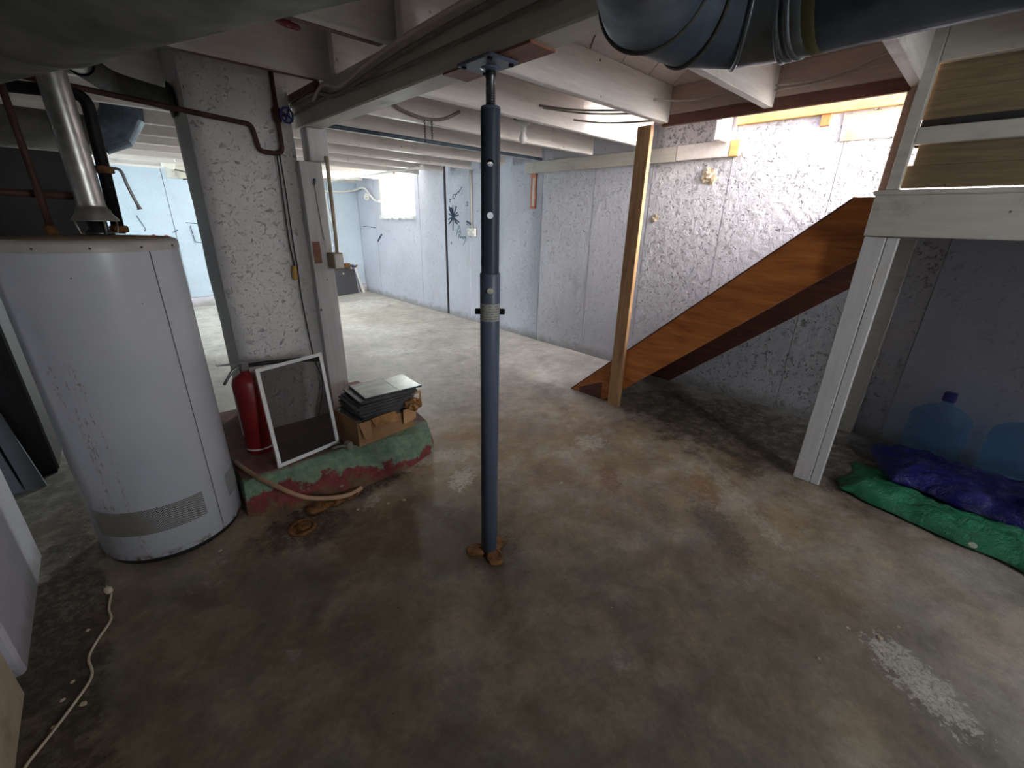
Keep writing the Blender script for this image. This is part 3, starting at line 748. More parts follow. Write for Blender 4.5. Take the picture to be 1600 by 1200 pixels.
lathe(pin, c - d * 0.052, [(0.0115, 0), (0.0115, 0.094), (0.010, 0.097)], 20, d)
scr = BM(); lathe(scr, (PX, PY, 0), [(0.0155, 1.84), (0.0155, 1.925), (0.0175, 1.93), (0.0175, 1.953)], 20)
thr = BM()
for i in range(9): lathe(thr, (PX, PY, 1.853 + i * 0.007), [(0.0155, -0.002), (0.0168, 0), (0.0155, 0.002)], 16, close=False)
pl = BM(); rbox(pl, (PX - 0.022, PY - 0.01, 1.9605), 0.122, 0.165, 0.010, (0, 0, 0.0), 0.003)
collar = lathe(BM(), (PX, PY, 0), [(0.034, 1.9555), (0.026, 1.951), (0.018, 1.948), (0.016, 1.948)], 24)
bolts = []
for sx in (-1, 1):
    for sy in (-1, 1): bolts.append(('bolt', lathe(BM(), (PX - 0.022 + sx * 0.044, PY - 0.01 + sy * 0.064, 1.9555), [(0.009, 0), (0.009, -0.005), (0.0, -0.006)], 6, smooth=False), 'black_iron'))
lab = lathe(BM(), (PX, PY, 0), [(0.0392, 1.135), (0.0392, 1.203)], 24, a0=math.degrees(HA) - 72, a1=math.degrees(HA) + 72, close=False)
sd = Vector((-d.y, d.x, 0))
lugs = []
for s in (-1, 1):
    q = BM(); cc = Vector((PX, PY, 1.168)) + sd * s * 0.047
    rbox(q, cc, 0.012, 0.022, 0.022, (0, 0, math.atan2(sd.y, sd.x) + math.pi / 2 + math.pi / 2 * 0), 0.003); lugs.append(('clamp_lug', q, 'black_iron'))
foot = BM(); fr_, ft_ = [], []
for i in range(40):
    a = 2 * math.pi * i / 40; q = Vector((math.cos(a), math.sin(a), 0))
    r2 = 0.078 + 0.030 * math.cos(3 * (a - 0.3)) + 0.022 * mnoise.noise(q * 2.6 + Vector((4, 1, 0)))
    fr_.append(foot.verts.new((PX + q.x * r2, PY + q.y * r2, 0.0)))
    ft_.append([foot.verts.new((PX + q.x * (0.03 + (r2 - 0.036) * t), PY + q.y * (0.03 + (r2 - 0.036) * t), 0.010 + 0.010 * (1 - t) + 0.012 * abs(mnoise.noise(q * 5 + Vector((t * 3, 0, 2)))))) for t in (1.0, 0.66, 0.33, 0.0)])
for i in range(40):
    k = (i + 1) % 40
    foot.faces.new((fr_[i], fr_[k], ft_[k][0], ft_[i][0]))
    for t in range(3): foot.faces.new((ft_[i][t], ft_[k][t], ft_[k][t + 1], ft_[i][t + 1]))
foot.faces.new([q[3] for q in ft_]); foot.faces.new(fr_[::-1])
thing('jack_post', 'slate blue adjustable steel jack post standing under the grimy beam', 'post',
      [('lower_tube', low, 'jack', [('label_sticker', lab, 'label', 'worn silver printed label')]), ('upper_tube', upt, 'jack', [('end_cap', capr, 'jack')]), ('locking_pin', pin, 'zinc'),
       ('screw', scr, 'steel', [('screw_thread', thr, 'steel')]), ('top_plate', pl, 'jack', [('plate_collar', collar, 'jack')] + bolts), ('base_plate', foot, 'rust', None, 'flaking rusty base plate')] + lugs)

# ------------------------------------------------------------------ stairs
ang = SA; TOPY, TOPZ = 0.50, 1.66
def stringer(x0, x1, lo=0.0):
    poly = [(2.40, 0.0), (2.02 - lo, 0.0), (0.49, 1.345 - lo), (0.49, 1.655), (0.585, 1.655)]
    return prism_x(BM(), poly, x0, x1)
parts = [('stringer', stringer(3.052, 3.10), 'stringer'), ('stringer', stringer(3.99, 4.035, 0.13), 'dark_brown')]
cap_b = prism_x(BM(), [(2.405, 0.0), (0.585, 1.66), (0.585, 1.648), (2.392, 0.0)], 3.046, 3.106); parts.append(('stringer_edge', cap_b, 'dark_brown'))
foot_bl = prism_x(BM(), [(2.30, 0.0), (2.30, 0.045), (2.06, 0.16), (2.06, 0.0)], 3.044, 3.056); parts.append(('foot_block', foot_bl, 'dark_brown'))
N = 8; rise = 1.645 / N; run = (2.33 - 0.50) / N
for i in range(1, N + 1):
    yy = 2.33 - run * i; zz = rise * i - 0.165
    t = BM(); box(t, 3.10, 3.99, yy - 0.01, yy + run + 0.02, zz - 0.035, zz, 0.004); parts.append(('tread', t, 'dark_brown'))
    t = BM(); box(t, 3.10, 3.99, yy - 0.02, yy - 0.002, zz, zz + rise - 0.036); parts.append(('riser', t, 'dark_brown'))
thing('staircase', 'open-sided wooden staircase with an orange stringer rising along the pocked wall', 'stairs', parts)
b = BM(); box(b, 3.008, 3.046, 1.845, 1.955, 0.0, 2.139, 0.003)
single('stair_post', b, 'postwood', 'raw wooden post in front of the orange stair stringer', 'post')

# landing beside the wall: posts, fascia, platform, planked guard wall
parts = []
def bp(name, mat, *a, bev=0.004, label=None):
    q = BM(); box(q, *a, bev); parts.append((name, q, mat, None, label))
bp('fascia_board', 'landing', 2.905, 2.945, -2.45, 0.475, 1.465, 1.655)
bp('platform', 'landing', 2.905, 4.06, -1.65, 0.485, 1.656, 1.678)
for i in range(7): bp('platform_joist', 'dark_brown', 2.95, 4.04, 0.42 - i * 0.3, 0.46 - i * 0.3, 1.52, 1.655)
bp('post', 'post_white', 2.948, 2.99, 0.385, 0.475, 0.0, 1.46)
bp('post', 'post_white', 2.950, 2.992, 0.335, 0.383, 0.0, 1.46)
bp('post', 'landing', 2.935, 2.985, 0.395, 0.445, 1.679, 2.355)
bp('jamb_strip', 'yellow_trim', 2.99, 3.03, 0.425, 0.45, 1.679, 2.355)
bp('jamb_strip', 'brown_trim', 3.03, 3.05, 0.44, 0.46, 1.679, 2.355)
bp('jamb_board', 'header', 3.05, 3.07, 0.42, 0.495, 1.679, 2.355)
bp('rear_post', 'landing', 4.0, 4.06, 0.36, 0.46, 0.0, 1.518)
bp('guard_rail', 'landing', 2.94, 2.985, -1.65, 0.394, 1.875, 1.945)
bp('guard_rail', 'landing', 2.94, 2.985, -1.65, 0.394, 2.20, 2.355)
bp('guard_plank', 'siding', 3.0, 3.02, -1.65, 0.40, 1.690, 1.792)
bp('guard_plank', 'siding', 3.0, 3.02, -1.65, 0.38, 1.788, 1.885)
bp('guard_plank', 'siding', 3.0, 3.02, -1.65, 0.40, 1.985, 2.10)
bp('guard_plank', 'siding', 3.0, 3.02, -1.65, 0.40, 2.097, 2.30)
bp('cleat', 'dark_wall', 3.021, 3.045, -1.65, 0.40, 1.87, 2.0)
thing('stair_landing', 'grey-white stair landing on posts with a planked guard wall beside the stairs', 'stair landing', parts)

# header and trims round the stair opening
b = BM(); box(b, 3.05, 3.07, 0.485, 1.795, 2.19, ZD, 0.003)
t = BM(); box(t, 3.046, 3.075, 0.485, 1.79, 2.124, 2.188, 0.003)
thing('stair_header', 'pink-cream header board with a brown lower trim along the stair opening', 'header', [('header_board', b, 'header'), ('lower_trim', t, 'brown_trim')])
b = BM(); box(b, 4.03, 4.10, -1.65, 1.70, 2.26, 2.345, 0.003)
b2 = structure('trim_1', b, 'yellow_trim')
b = BM(); box(b, 4.045, 4.064, 1.045, 1.105, 2.185, 2.258, 0.002)
single('wood_offcut', b, 'offcut', 'small orange wood offcut fixed to the bright wall under the yellow trim', 'offcut')
# stairwell enclosure above the deck with its outside door opening
b = BM(); box(b, 4.10, 4.3, -1.8, 1.95, 2.345, 4.1); structure('wall_stairwell_right', b, 'wall')
b = BM(); box(b, 2.9, 3.045, -1.8, 1.95, 2.42, 4.1); structure('wall_stairwell_left', b, 'wall')
b = BM(); box(b, 3.045, 4.1, 1.80, 1.95, 2.42, 4.1); structure('wall_stairwell_back', b, 'wall')
b = BM(); box(b, 2.9, 4.3, -1.8, 1.95, 4.1, 4.2); structure('ceiling_stairwell', b, 'wall')
b = BM(); box(b, 2.9, 3.1, -1.80, -1.65, 1.66, 4.1); box(b, 4.0, 4.3, -1.80, -1.65, 1.66, 4.1); box(b, 3.1, 4.0, -1.80, -1.65, 3.78, 4.1); box(b, 3.1, 4.0, -1.80, -1.65, 1.60, 1.74)
structure('wall_stairwell_front', b, 'wall')
b = BM(); box(b, 2.92, 3.0, -2.5, -0.72, 0, 1.46); box(b, 2.92, 3.0, -2.5, -1.65, 1.68, ZD); structure('wall_entry_blocker', b, 'siding')  # lower part added out of view to block window light under the landing

# ------------------------------------------------------------------ chimney, post beside it, plinth
b = BM()
n = 30
for (xa, ya, xb, yb) in ((0.485, 2.95, 0.985, 2.95), (0.985, 2.95, 0.985, 3.36), (0.985, 3.36, 0.485, 3.36), (0.485, 3.36, 0.485, 2.95)):
    cols = []
    for i in range(7):
        u = i / 6
        col = []
        for j in range(n + 1):
            z = 0.165 + (ZD - 0.165) * j / n
            p = Vector((xa + (xb - xa) * u, ya + (yb - ya) * u, z))
            k = mnoise.noise(p * 3.1) * 0.007 + mnoise.noise(p * 11) * 0.003
            cx, cy = 0.735, 3.155
            dv = Vector((p.x - cx, p.y - cy, 0)).normalized()
            col.append(b.verts.new(p + dv * k))
        cols.append(col)
    for i in range(6):
        for j in range(n): b.faces.new((cols[i][j], cols[i + 1][j], cols[i + 1][j + 1], cols[i][j + 1]))
bmesh.ops.remove_doubles(b, verts=b.verts, dist=0.0005)
for f in b.faces: f.smooth = True
coll = lathe(BM(), (0.478, 3.20, 2.06), [(0.072, 0), (0.085, 0.015), (0.06, 0.02)], 20, (-1, 0, 0))
thing('chimney', 'whitewashed masonry chimney stack rising from the painted plinth', 'chimney', [('stack', b, 'chimney'), ('flue_collar', coll, 'duct_dirty')])
b = BM(); box(b, 0.975, 1.105, 2.885, 2.948, 0.167, 1.80, 0.004)
c2 = BM(); box(c2, 1.025, 1.14, 2.845, 2.948, 1.80, 1.972, 0.005)
plq = BM(); box(plq, 0.985, 1.03, 2.879, 2.885, 1.22, 1.35)
thing('support_post', 'white wooden post beside the chimney under the beam end', 'post', [('post', b, 'post_white'), ('cripple_block', c2, 'post_white'), ('wood_patch', plq, 'plywood')])
PL = [(0.285, 2.36), (0.37, 2.40), (0.47, 2.40), (0.62, 2.385), (0.86, 2.385), (1.08, 2.33), (1.25, 2.28), (1.37, 2.27), (1.43, 2.40), (1.46, 2.62), (1.45, 3.0), (1.40, 3.45), (0.36, 3.45), (0.30, 2.9)]
PB = [(0.262, 2.30), (0.34, 2.24), (0.45, 2.19), (0.62, 2.16), (0.80, 2.15), (1.0, 2.16), (1.18, 2.17), (1.38, 2.24), (1.47, 2.38), (1.50, 2.62), (1.48, 3.0), (1.44, 3.48), (0.34, 3.48), (0.285, 2.9)]
b = BM(); rings = []
for t, z in ((0, -0.0), (0.30, 0.05), (0.7, 0.12), (0.93, 0.158), (1.0, 0.166)):
    rr = []
    for (p0, p1) in zip(PB, PL):
        tt = min(1, t * 1.0); x = p0[0] + (p1[0] - p0[0]) * tt; yv = p0[1] + (p1[1] - p0[1]) * tt
        rr.append((x, yv, z))
    # subdivide each side for a ragged face
    fine = []
    for i in range(len(rr)):
        a, c = Vector(rr[i]), Vector(rr[(i + 1) % len(rr)])
        for s in range(5):
            p = a.lerp(c, s / 5)
            if 0.02 < z < 0.165:
                p += Vector((0, -1, 0)) * mnoise.noise(p * 12) * 0.014
            fine.append(b.verts.new(p))
    rings.append(fine)
for r0, r1 in zip(rings, rings[1:]):
    for i in range(len(r0)): b.faces.new((r0[i], r0[(i + 1) % len(r0)], r1[(i + 1) % len(r1)], r1[i]))
b.faces.new(rings[-1]); b.faces.new(rings[0][::-1])
single('chimney_plinth', b, 'plinth', 'low broken concrete plinth with peeling green and red paint', 'plinth')

# pipes on the chimney
def pipe(name, pts, r, mat, label, smooth=True, group=None, extra=None, cat='pipe'):
    b = tube(BM(), catmull(pts, 4) if smooth else pts, r, 12)
    ps = [('pipe', b, mat)] + (extra or [])
    return thing(name, label, cat, ps, group) if extra else single(name, b, mat, label, cat, group)
def rounded(pts, rad=0.03, n=5):
    P = [Vector(p) for p in pts]; out = [P[0]]
    for i in range(1, len(P) - 1):
        a = (P[i - 1] - P[i]).normalized(); c = (P[i + 1] - P[i]).normalized()
        p0 = P[i] + a * rad; p1 = P[i] + c * rad
        for j in range(n + 1):
            t = j / n; out.append(p0 * (1 - t) ** 2 + P[i] * 2 * t * (1 - t) + p1 * t * t)
    out.append(P[-1]); return out
vw = BM()
vc = Vector((0.945, 2.885, 2.02)); vdir = Vector((0.35, -1, -0.1)).normalized()
fit = lathe(BM(), (0.905, 2.92, 0), [(0.017, 1.985), (0.021, 1.99), (0.021, 2.05), (0.017, 2.055)], 12)
stem = tube(BM(), [(0.905, 2.92, 2.02), vc], 0.007, 8)
def wheel(c, axis, R, r):
    b = BM(); ax = Vector(axis).normalized(); u = ax.orthogonal().normalized(); v = ax.cross(u)
    pts = [Vector(c) + (u * math.cos(2 * math.pi * i / 16) + v * math.sin(2 * math.pi * i / 16)) * R * (1 + 0.06 * (i % 2)) for i in range(17)]
    tube(b, pts, r, 6, cap=False)
    for i in range(4):
        a = i * math.pi / 2 + 0.4
        tube(b, [Vector(c), Vector(c) + (u * math.cos(a) + v * math.sin(a)) * R], r * 0.8, 6)
    lathe(b, Vector(c) - ax * 0.006, [(0.010, 0), (0.010, 0.012)], 10, ax)
    return b
thing('water_pipe', 'rust-brown water pipe looping down the chimney face with a blue valve wheel', 'pipe',
      [('pipe', tube(BM(), rounded([(-0.55, 2.90, 2.04), (0.10, 2.91, 2.0), (0.765, 2.92, 1.955), (0.785, 2.92, 1.83), (0.875, 2.92, 1.825), (0.905, 2.92, 1.84), (0.905, 2.92, 2.30)], 0.025), 0.0125, 12), 'rusty_pipe'),
       ('valve_body', fit, 'rusty_pipe', [('valve_stem', stem, 'rusty_pipe')]), ('valve_wheel', wheel(vc, vdir, 0.036, 0.0055), 'blue_valve', None, 'blue spoked hand wheel')])
thing('gate_valve', 'red valve wheel hanging under the joists near the trunk duct', 'valve',
      [('valve_body', tube(BM(), [(0.735, 2.08, 2.35), (0.735, 2.08, 2.19)], 0.013, 10), 'rusty_pipe'), ('valve_wheel', wheel((0.735, 2.08, 2.185), (0.1, -0.2, 1), 0.036, 0.008), 'red_valve', None, 'red hand wheel')])
b = tube(BM(), catmull([(0.870, 2.918, 1.84), (0.868, 2.922, 1.6), (0.865, 2.925, 1.35), (0.877, 2.93, 1.20)], 6), 0.004, 6)
c2 = tube(BM(), catmull([(0.884, 2.912, 1.84), (0.888, 2.92, 1.6), (0.886, 2.922, 1.35), (0.89, 2.926, 1.2), (0.885, 2.92, 1.0), (0.905, 2.92, 0.62), (0.93, 2.9, 0.42), (0.86, 2.88, 0.18)], 6), 0.004, 6)
pg = BM(); rbox(pg, (0.868, 2.925, 1.165), 0.024, 0.03, 0.085, (0, 0.05, 0), 0.005)
thing('extension_cord', 'black cord looped over the chimney pipe with a yellow plug end', 'cord', [('cord', b, 'black_rubber'), ('cord', c2, 'black_rubber'), ('plug', pg, 'yellow_plug', None, 'yellow moulded plug')])
# conduit and switch box on the white post
b = tube(BM(), [(1.118, 2.832, 1.83), (1.115, 2.83, 1.4), (1.112, 2.83, 1.285)], 0.0115, 8)
bx_ = BM(); box(bx_, 1.068, 1.128, 2.78, 2.884, 1.19, 1.285, 0.003)
fp = BM(); box(fp, 1.072, 1.124, 2.775, 2.78, 1.195, 1.28, 0.002)
tg = BM(); box(tg, 1.128, 1.150, 2.825, 2.85, 1.235, 1.255, 0.002)
thing('switch_box', 'old white switch box with a conduit on the post beside the chimney', 'switch box', [('conduit', b, 'pier_dirty'), ('box', bx_, 'pier_dirty', [('cover', fp, 'white_plastic'), ('cable_clamp', tg, 'white_plastic')])])
b = tube(BM(), catmull([(1.045, 2.881, 1.70), (1.05, 2.88, 1.55), (1.058, 2.88, 1.4), (1.062, 2.881, 1.36)], 5), 0.004, 6)
cl = BM(); rbox(cl, (1.045, 2.878, 1.69), 0.014, 0.012, 0.035, (0, 0.3, 0), 0.003)
thing('bell_wire', 'thin painted wire with a clip on the white post beside the chimney', 'wire', [('wire', b, 'landing'), ('clip', cl, 'steel')])

# ------------------------------------------------------------------ water heater
HX, HY, HR = -0.02, 2.47, 0.285
tank = lathe(BM(), (HX, HY, 0), [(HR - 0.006, 0.022), (HR, 0.028), (HR, 1.362)], 64, close=False)
basr = lathe(BM(), (HX, HY, 0), [(HR - 0.010, 0.0), (HR - 0.010, 0.03)], 48)
rim = lathe(BM(), (HX, HY, 0), [(HR + 0.004, 1.358), (HR + 0.005, 1.385), (HR - 0.002, 1.396), (HR - 0.018, 1.401)], 64, close=False)
topd = lathe(BM(), (HX, HY, 0), [(HR - 0.018, 1.401), (0.12, 1.408), (0.0, 1.410)], 48)
def curved(a0, a1, z0, z1, r): return lathe(BM(), (HX, HY, 0), [(r, z0), (r, z1)], 28, a0=a0, a1=a1, close=False)
g1 = curved(-154, -65.5, 0.160, 0.285, HR + 0.0015); g2 = curved(-38, 30, 0.160, 0.285, HR + 0.0015)
seam = curved(-54.6, -53.9, 0.055, 1.36, HR + 0.0012)
FX, FY = 0.022, 2.50
hood = lathe(BM(), (FX, FY, 0), [(0.074, 1.462), (0.073, 1.468), (0.056, 1.490), (0.054, 1.506), (0.047, 1.510), (0.046, 1.52)], 32, close=False)
legs = []
for i in range(4):
    a = math.radians(20 + 90 * i)
    q = BM(); r0 = 0.06
    tube(q, [(FX + math.cos(a) * r0 * 0.75, FY + math.sin(a) * r0 * 0.75, 1.413), (FX + math.cos(a) * r0, FY + math.sin(a) * r0, 1.415), (FX + math.cos(a) * 0.068, FY + math.sin(a) * 0.068, 1.466)], 0.004, 6)
    legs.append(('hood_leg', q, 'flue'))
baf = lathe(BM(), (FX, FY, 0), [(0.046, 1.408), (0.043, 1.420), (0.032, 1.43), (0.032, 1.465)], 24)
scs = []
for a in (-120, -90, -60, -30, -150):
    ar = math.radians(a); scs.append(('screw', lathe(BM(), (HX + (HR + 0.004) * math.cos(ar), HY + (HR + 0.004) * math.sin(ar), 1.374), [(0.004, 0), (0.004, 0.003), (0, 0.004)], 8, (math.cos(ar), math.sin(ar), 0)), 'steel'))
thing('water_heater', 'white cylindrical gas water heater with rust runs and perforated grilles near its foot', 'water heater',
      [('tank_jacket', tank, 'enamel', [('vent_grille', g1, 'grille'), ('vent_grille', g2, 'grille'), ('jacket_seam', seam, 'seam')]), ('base_ring', basr, 'steel'),
       ('top_rim', rim, 'heater_rim', scs), ('top_pan', topd, 'heater_top', None, 'dusty rust-stained top'), ('draft_hood', hood, 'flue', legs), ('hood_baffle', baf, 'steel')])
fl_pts = [(HX, HY, 1.528), (HX, HY, 1.86)]
fp = lathe(BM(), (FX, FY, 0), [(0.0445, 1.512), (0.0445, 1.90)], 32, close=False)
elb = tube(BM(), rounded([(FX, FY, 1.90), (FX, FY, 2.075), (0.12, 2.80, 2.078)], 0.11, 8), 0.0445, 24, cap=False)
hz = tube(BM(), rounded([(0.12, 2.80, 2.078), (0.235, 3.13, 2.078), (0.452, 3.20, 2.06)], 0.1, 6), 0.052, 24, cap=False)
thing('heater_flue', 'shiny galvanised flue pipe from the water heater hood to the chimney', 'flue pipe', [('riser', fp, 'flue'), ('elbow', elb, 'flue'), ('horizontal_run', hz, 'duct_dirty')])
b = tube(BM(), rounded([(0.085, 2.60, 1.41), (0.105, 2.61, 1.93), (-0.5, 2.80, 1.93)], 0.05), 0.022, 14)
un = []
for z in (1.428, 1.66): un.append(BM()); lathe(un[-1], (0.088 + (z - 1.4) * 0.03, 2.60, z), [(0.028, -0.014), (0.032, -0.01), (0.032, 0.01), (0.028, 0.014)], 8, smooth=False)
tee = tube(BM(), [(-0.6, 2.62, 1.57), (0.085, 2.605, 1.55)], 0.014, 10)
lev = tube(BM(), catmull([(0.115, 2.585, 1.665), (0.145, 2.575, 1.66), (0.155, 2.57, 1.60), (0.175, 2.57, 1.51)], 5), [0.006] * 15 + [0.010], 8)
thing('hot_water_pipe', 'thick black iron pipe with a valve lever rising from the heater top', 'pipe', [('pipe', b, 'black_iron'), ('union', un[0], 'rust'), ('union', un[1], 'rust'), ('side_pipe', tee, 'rusty_pipe'), ('valve_lever', lev, 'steel_frame', None, 'pale metal lever')])
b = tube(BM(), [(-0.115, 2.53, 1.405), (-0.115, 2.53, 1.62), (-0.12, 2.54, 2.35)], [0.013, 0.012, 0.010], 12)
cpl = lathe(BM(), (-0.115, 2.53, 0), [(0.012, 1.405), (0.018, 1.41), (0.018, 1.44), (0.012, 1.445)], 10)
thing('cold_water_pipe', 'thin rusty water pipe rising from the heater top beside the flue', 'pipe', [('pipe', b, 'rusty_pipe'), ('coupling', cpl, 'rust')])

# ------------------------------------------------------------------ furnace corner
body = BM(); box(body, -1.55, -0.475, 3.50, 4.3, 0.02, 1.75, 0.01)
basef = BM(); box(basef, -1.53, -0.49, 3.52, 4.28, 0.0, 0.02)
dr = BM(); box(dr, -1.45, -0.52, 3.492, 3.50, 0.62, 1.6, 0.003)
st = []
for (a, b_, c_, d_) in ((-0.80, -0.66, 0.98, 1.10), (-0.85, -0.74, 0.84, 0.90)):
    q = BM(); box(q, a, b_, 3.4885, 3.4925, c_, d_); st.append(('sticker', q, 'sticker'))
ven = BM(); box(ven, -0.83, -0.62, 3.488, 3.498, 0.50, 0.60); 
thing('furnace', 'black sheet-metal furnace cabinet behind the water heater', 'furnace', [('cabinet', body, 'furnace'), ('base', basef, 'dark_wall'), ('front_door', dr, 'furnace', st), ('gas_valve_guard', ven, 'red')])
b = BM(); hexa(b, [(-1.15, 3.36, 0), (-0.62, 3.36, 0), (-0.62, 3.375, 0), (-1.15, 3.375, 0)], [(-1.15, 3.45, 0.50), (-0.68, 3.45, 0.50), (-0.68, 3.465, 0.50), (-1.15, 3.465, 0.50)])
c2 = BM(); hexa(c2, [(-0.61, 3.36, 0), (-0.53, 3.36, 0), (-0.53, 3.38, 0), (-0.61, 3.38, 0)], [(-0.66, 3.45, 0.46), (-0.60, 3.45, 0.46), (-0.60, 3.47, 0.46), (-0.66, 3.47, 0.46)])
thing('access_panel', 'grey sheet-metal panel leaning against the black furnace', 'panel', [('sheet', b, 'grey_panel'), ('folded_edge', c2, 'grey_panel')])
# dark partition beyond the furnace
b = BM(); kids = []
box(b, XL, 0.0, 5.92, 5.95, 0, ZD)
for i, (z0, z1) in enumerate(((0, 0.6), (0.6, 1.2), (1.2, 1.66), (1.66, 2.1))):
    q = BM(); box(q, XL, 0.0, 5.905 - 0.012 * (i % 2), 5.92, z0 + 0.004, z1 - 0.004); kids.append(('board', q, 'dark_wall'))
structure('wall_partition', b, 'dark_wall', kids)
# wall ends close to the camera on the left
b = BM(); box(b, -1.3, -0.512, 1.86, 2.60, 0, 1.62, 0.012); structure('wall_pier', b, 'pier')
b = BM(); box(b, -1.3, -0.51, 0.9, 1.775, 0, 1.62, 0.015); structure('wall_pier_near', b, 'pier_dirty')
b = BM(); box(b, -1.2, -0.56, 1.775, 1.86, 0, 1.60); structure('wall_pier_joint', b, 'wall')

# ------------------------------------------------------------------ ducts
def ring_on(p, d, r, w, th=0.004, seg=32):
    return lathe(BM(), Vector(p) - Vector(d).normalized() * w / 2, [(r, 0), (r + th, w * 0.2), (r + th, w * 0.8), (r, w)], seg, d, close=False)
DD = Vector((-0.378, 0.926, 0)).normalized(); DN = Vector((0.926, 0.378, 0)).normalized()
def dp(s, z=1.84): return DN * 0.36 + DD * s + Vector((0, 0, z))
b = tube(BM(), [dp(0.25), dp(2.55)], 0.15, 40)
rg = [('seam_ring', ring_on(dp(s), DD, 0.15, 0.03), 'duct_dirty') for s in (0.9, 1.62, 2.3)]
bt = tube(BM(), rounded([dp(2.55), dp(2.75), dp(3.1) + Vector((-0.35, 0.2, -0.1))], 0.12, 6), 0.15, 32)
thing('trunk_duct', 'large sooty round duct running under the joists toward the furnace', 'duct', [('pipe', b, 'duct_dirty', rg), ('end_elbow', bt, 'duct_dirty')])
DX, DZ, DR = 0.98, 1.87, 0.09
y0, yd = 0.357, 0.488; Rc = yd - y0
strt = tube(BM(), [(DX, 0.30, DZ), (DX, -1.6, DZ)], DR, 40)
col = tube(BM(), [(DX, y0, DZ), (DX, 0.30, DZ)], DR * 1.0, 40)
gores = []
GP = [Vector((DX, 0.30, DZ)), Vector((DX, 0.357, DZ)), Vector((0.962, 0.430, DZ)), Vector((0.892, 0.492, DZ)), Vector((0.78, 0.507, DZ)), Vector((0.65, 0.435, DZ)), Vector((0.47, 0.31, DZ))]
def mitre_ring(i, d, seg=44, r=DR):
    """points of the pipe wall of direction d cut by the mitre plane at joint i"""
    if 0 < i < len(GP) - 1: nn = ((GP[i] - GP[i - 1]).normalized() + (GP[i + 1] - GP[i]).normalized()).normalized()
    else: nn = d
    sd = Vector((-d.y, d.x, 0)); out = []
    for j in range(seg):
        t = 2 * math.pi * j / seg; p = GP[i] + (sd * math.cos(t) + Vector((0, 0, 1)) * math.sin(t)) * r
        out.append(p - d * ((p - GP[i]).dot(nn) / d.dot(nn)))
    return out
def gore(i):
    d = (GP[i + 1] - GP[i]).normalized(); bmm = BM()
    a = [bmm.verts.new(p) for p in mitre_ring(i, d)]; c = [bmm.verts.new(p) for p in mitre_ring(i + 1, d)]
    for j in range(len(a)):
        f = bmm.faces.new((a[j], a[(j + 1) % len(a)], c[(j + 1) % len(a)], c[j])); f.smooth = True
    return bmm
def gseam(i):
    d = (GP[i + 1] - GP[i]).normalized(); pts = mitre_ring(i, d, 44, DR + 0.001); pts.append(pts[0])
    return tube(BM(), pts, 0.0042, 6, cap=False)
for i in range(1, 5): gores.append(('elbow_gore', gore(i), 'duct_clean' if i == 1 else 'duct_dusty', [('gore_seam', gseam(i), 'duct_clean' if i < 3 else 'duct_dirty')]))
xl = gore(5)
thing('branch_duct', 'galvanised round duct with a segmented elbow passing the stair opening', 'duct',
      [('straight_pipe', strt, 'duct_dusty'), ('collar_pipe', col, 'duct_clean', [('bead', ring_on((DX, 0.349, DZ), (0, 1, 0), DR, 0.010), 'duct_clean'), ('bead', ring_on((DX, 0.334, DZ), (0, 1, 0), DR, 0.010), 'duct_clean')]),
       ('tape_band', ring_on((DX, 0.303, DZ), (0, 1, 0), DR, 0.020, 0.0015), 'tape', None, 'yellowed tape band'), ('inlet_pipe', xl, 'duct_dusty')] + gores)
b = tube(BM(), [(-1.2, 4.75, 2.02), (0.18, 4.75, 2.02)], 0.13, 28)
e1 = tube(BM(), [(0.18, 4.75, 2.02), (0.30, 4.75, 2.07), (0.37, 4.75, 2.18), (0.385, 4.75, 2.34)], 0.13, 28, cap=False)
for f in e1.faces: f.smooth = False
thing('return_duct', 'dull grey duct with an elbow up to the deck behind the heater flue', 'duct', [('pipe', b, 'duct_dirty'), ('elbow', e1, 'duct_dusty')])

# ------------------------------------------------------------------ things on the plinth
ZP = 0.1665
# fire extinguisher
ex, ey = 0.455, 2.70
cylb = lathe(BM(), (ex, ey, 0), [(0.070, ZP), (0.078, ZP + 0.012), (0.078, ZP + 0.43), (0.068, ZP + 0.462), (0.040, ZP + 0.485), (0.024, ZP + 0.492), (0.022, ZP + 0.51)], 36)
band = lathe(BM(), (ex, ey, 0), [(0.0785, ZP + 0.028), (0.0785, ZP + 0.038)], 36, close=False)
head = BM(); rbox(head, (ex, ey, ZP + 0.525), 0.045, 0.04, 0.04, (0, 0, 0.3), 0.006)
lv1 = BM(); rbox(lv1, (ex - 0.055, ey - 0.01, ZP + 0.556), 0.15, 0.026, 0.006, (0, 0.12, 0.15), 0.002)
lv2 = tube(BM(), [(ex - 0.01, ey, ZP + 0.535), (ex - 0.06, ey - 0.01, ZP + 0.520), (ex - 0.115, ey - 0.02, ZP + 0.45)], 0.008, 8)
lbl = lathe(BM(), (ex, ey, 0), [(0.0785, ZP + 0.12), (0.0785, ZP + 0.38)], 10, a0=168, a1=196, close=False)
noz = tube(BM(), catmull([(ex + 0.02, ey, ZP + 0.53), (ex + 0.12, ey - 0.03, ZP + 0.535), (ex + 0.3, ey + 0.04, ZP + 0.50)], 5), 0.012, 10)
nt = tube(BM(), [(ex + 0.3, ey + 0.04, ZP + 0.50), (ex + 0.42, ey + 0.06, ZP + 0.475)], [0.014, 0.019], 12)
thing('fire_extinguisher', 'red fire extinguisher with a black hose behind the white window screen', 'extinguisher', [('cylinder', cylb, 'red', [('base_band', band, 'white_plastic'), ('label_sheet', lbl, 'white_plastic')]), ('valve_head', head, 'steel_frame'), ('lever', lv1, 'steel_frame'), ('carry_handle', lv2, 'steel_frame'), ('hose', noz, 'black_rubber', [('nozzle', nt, 'black_rubber')])])
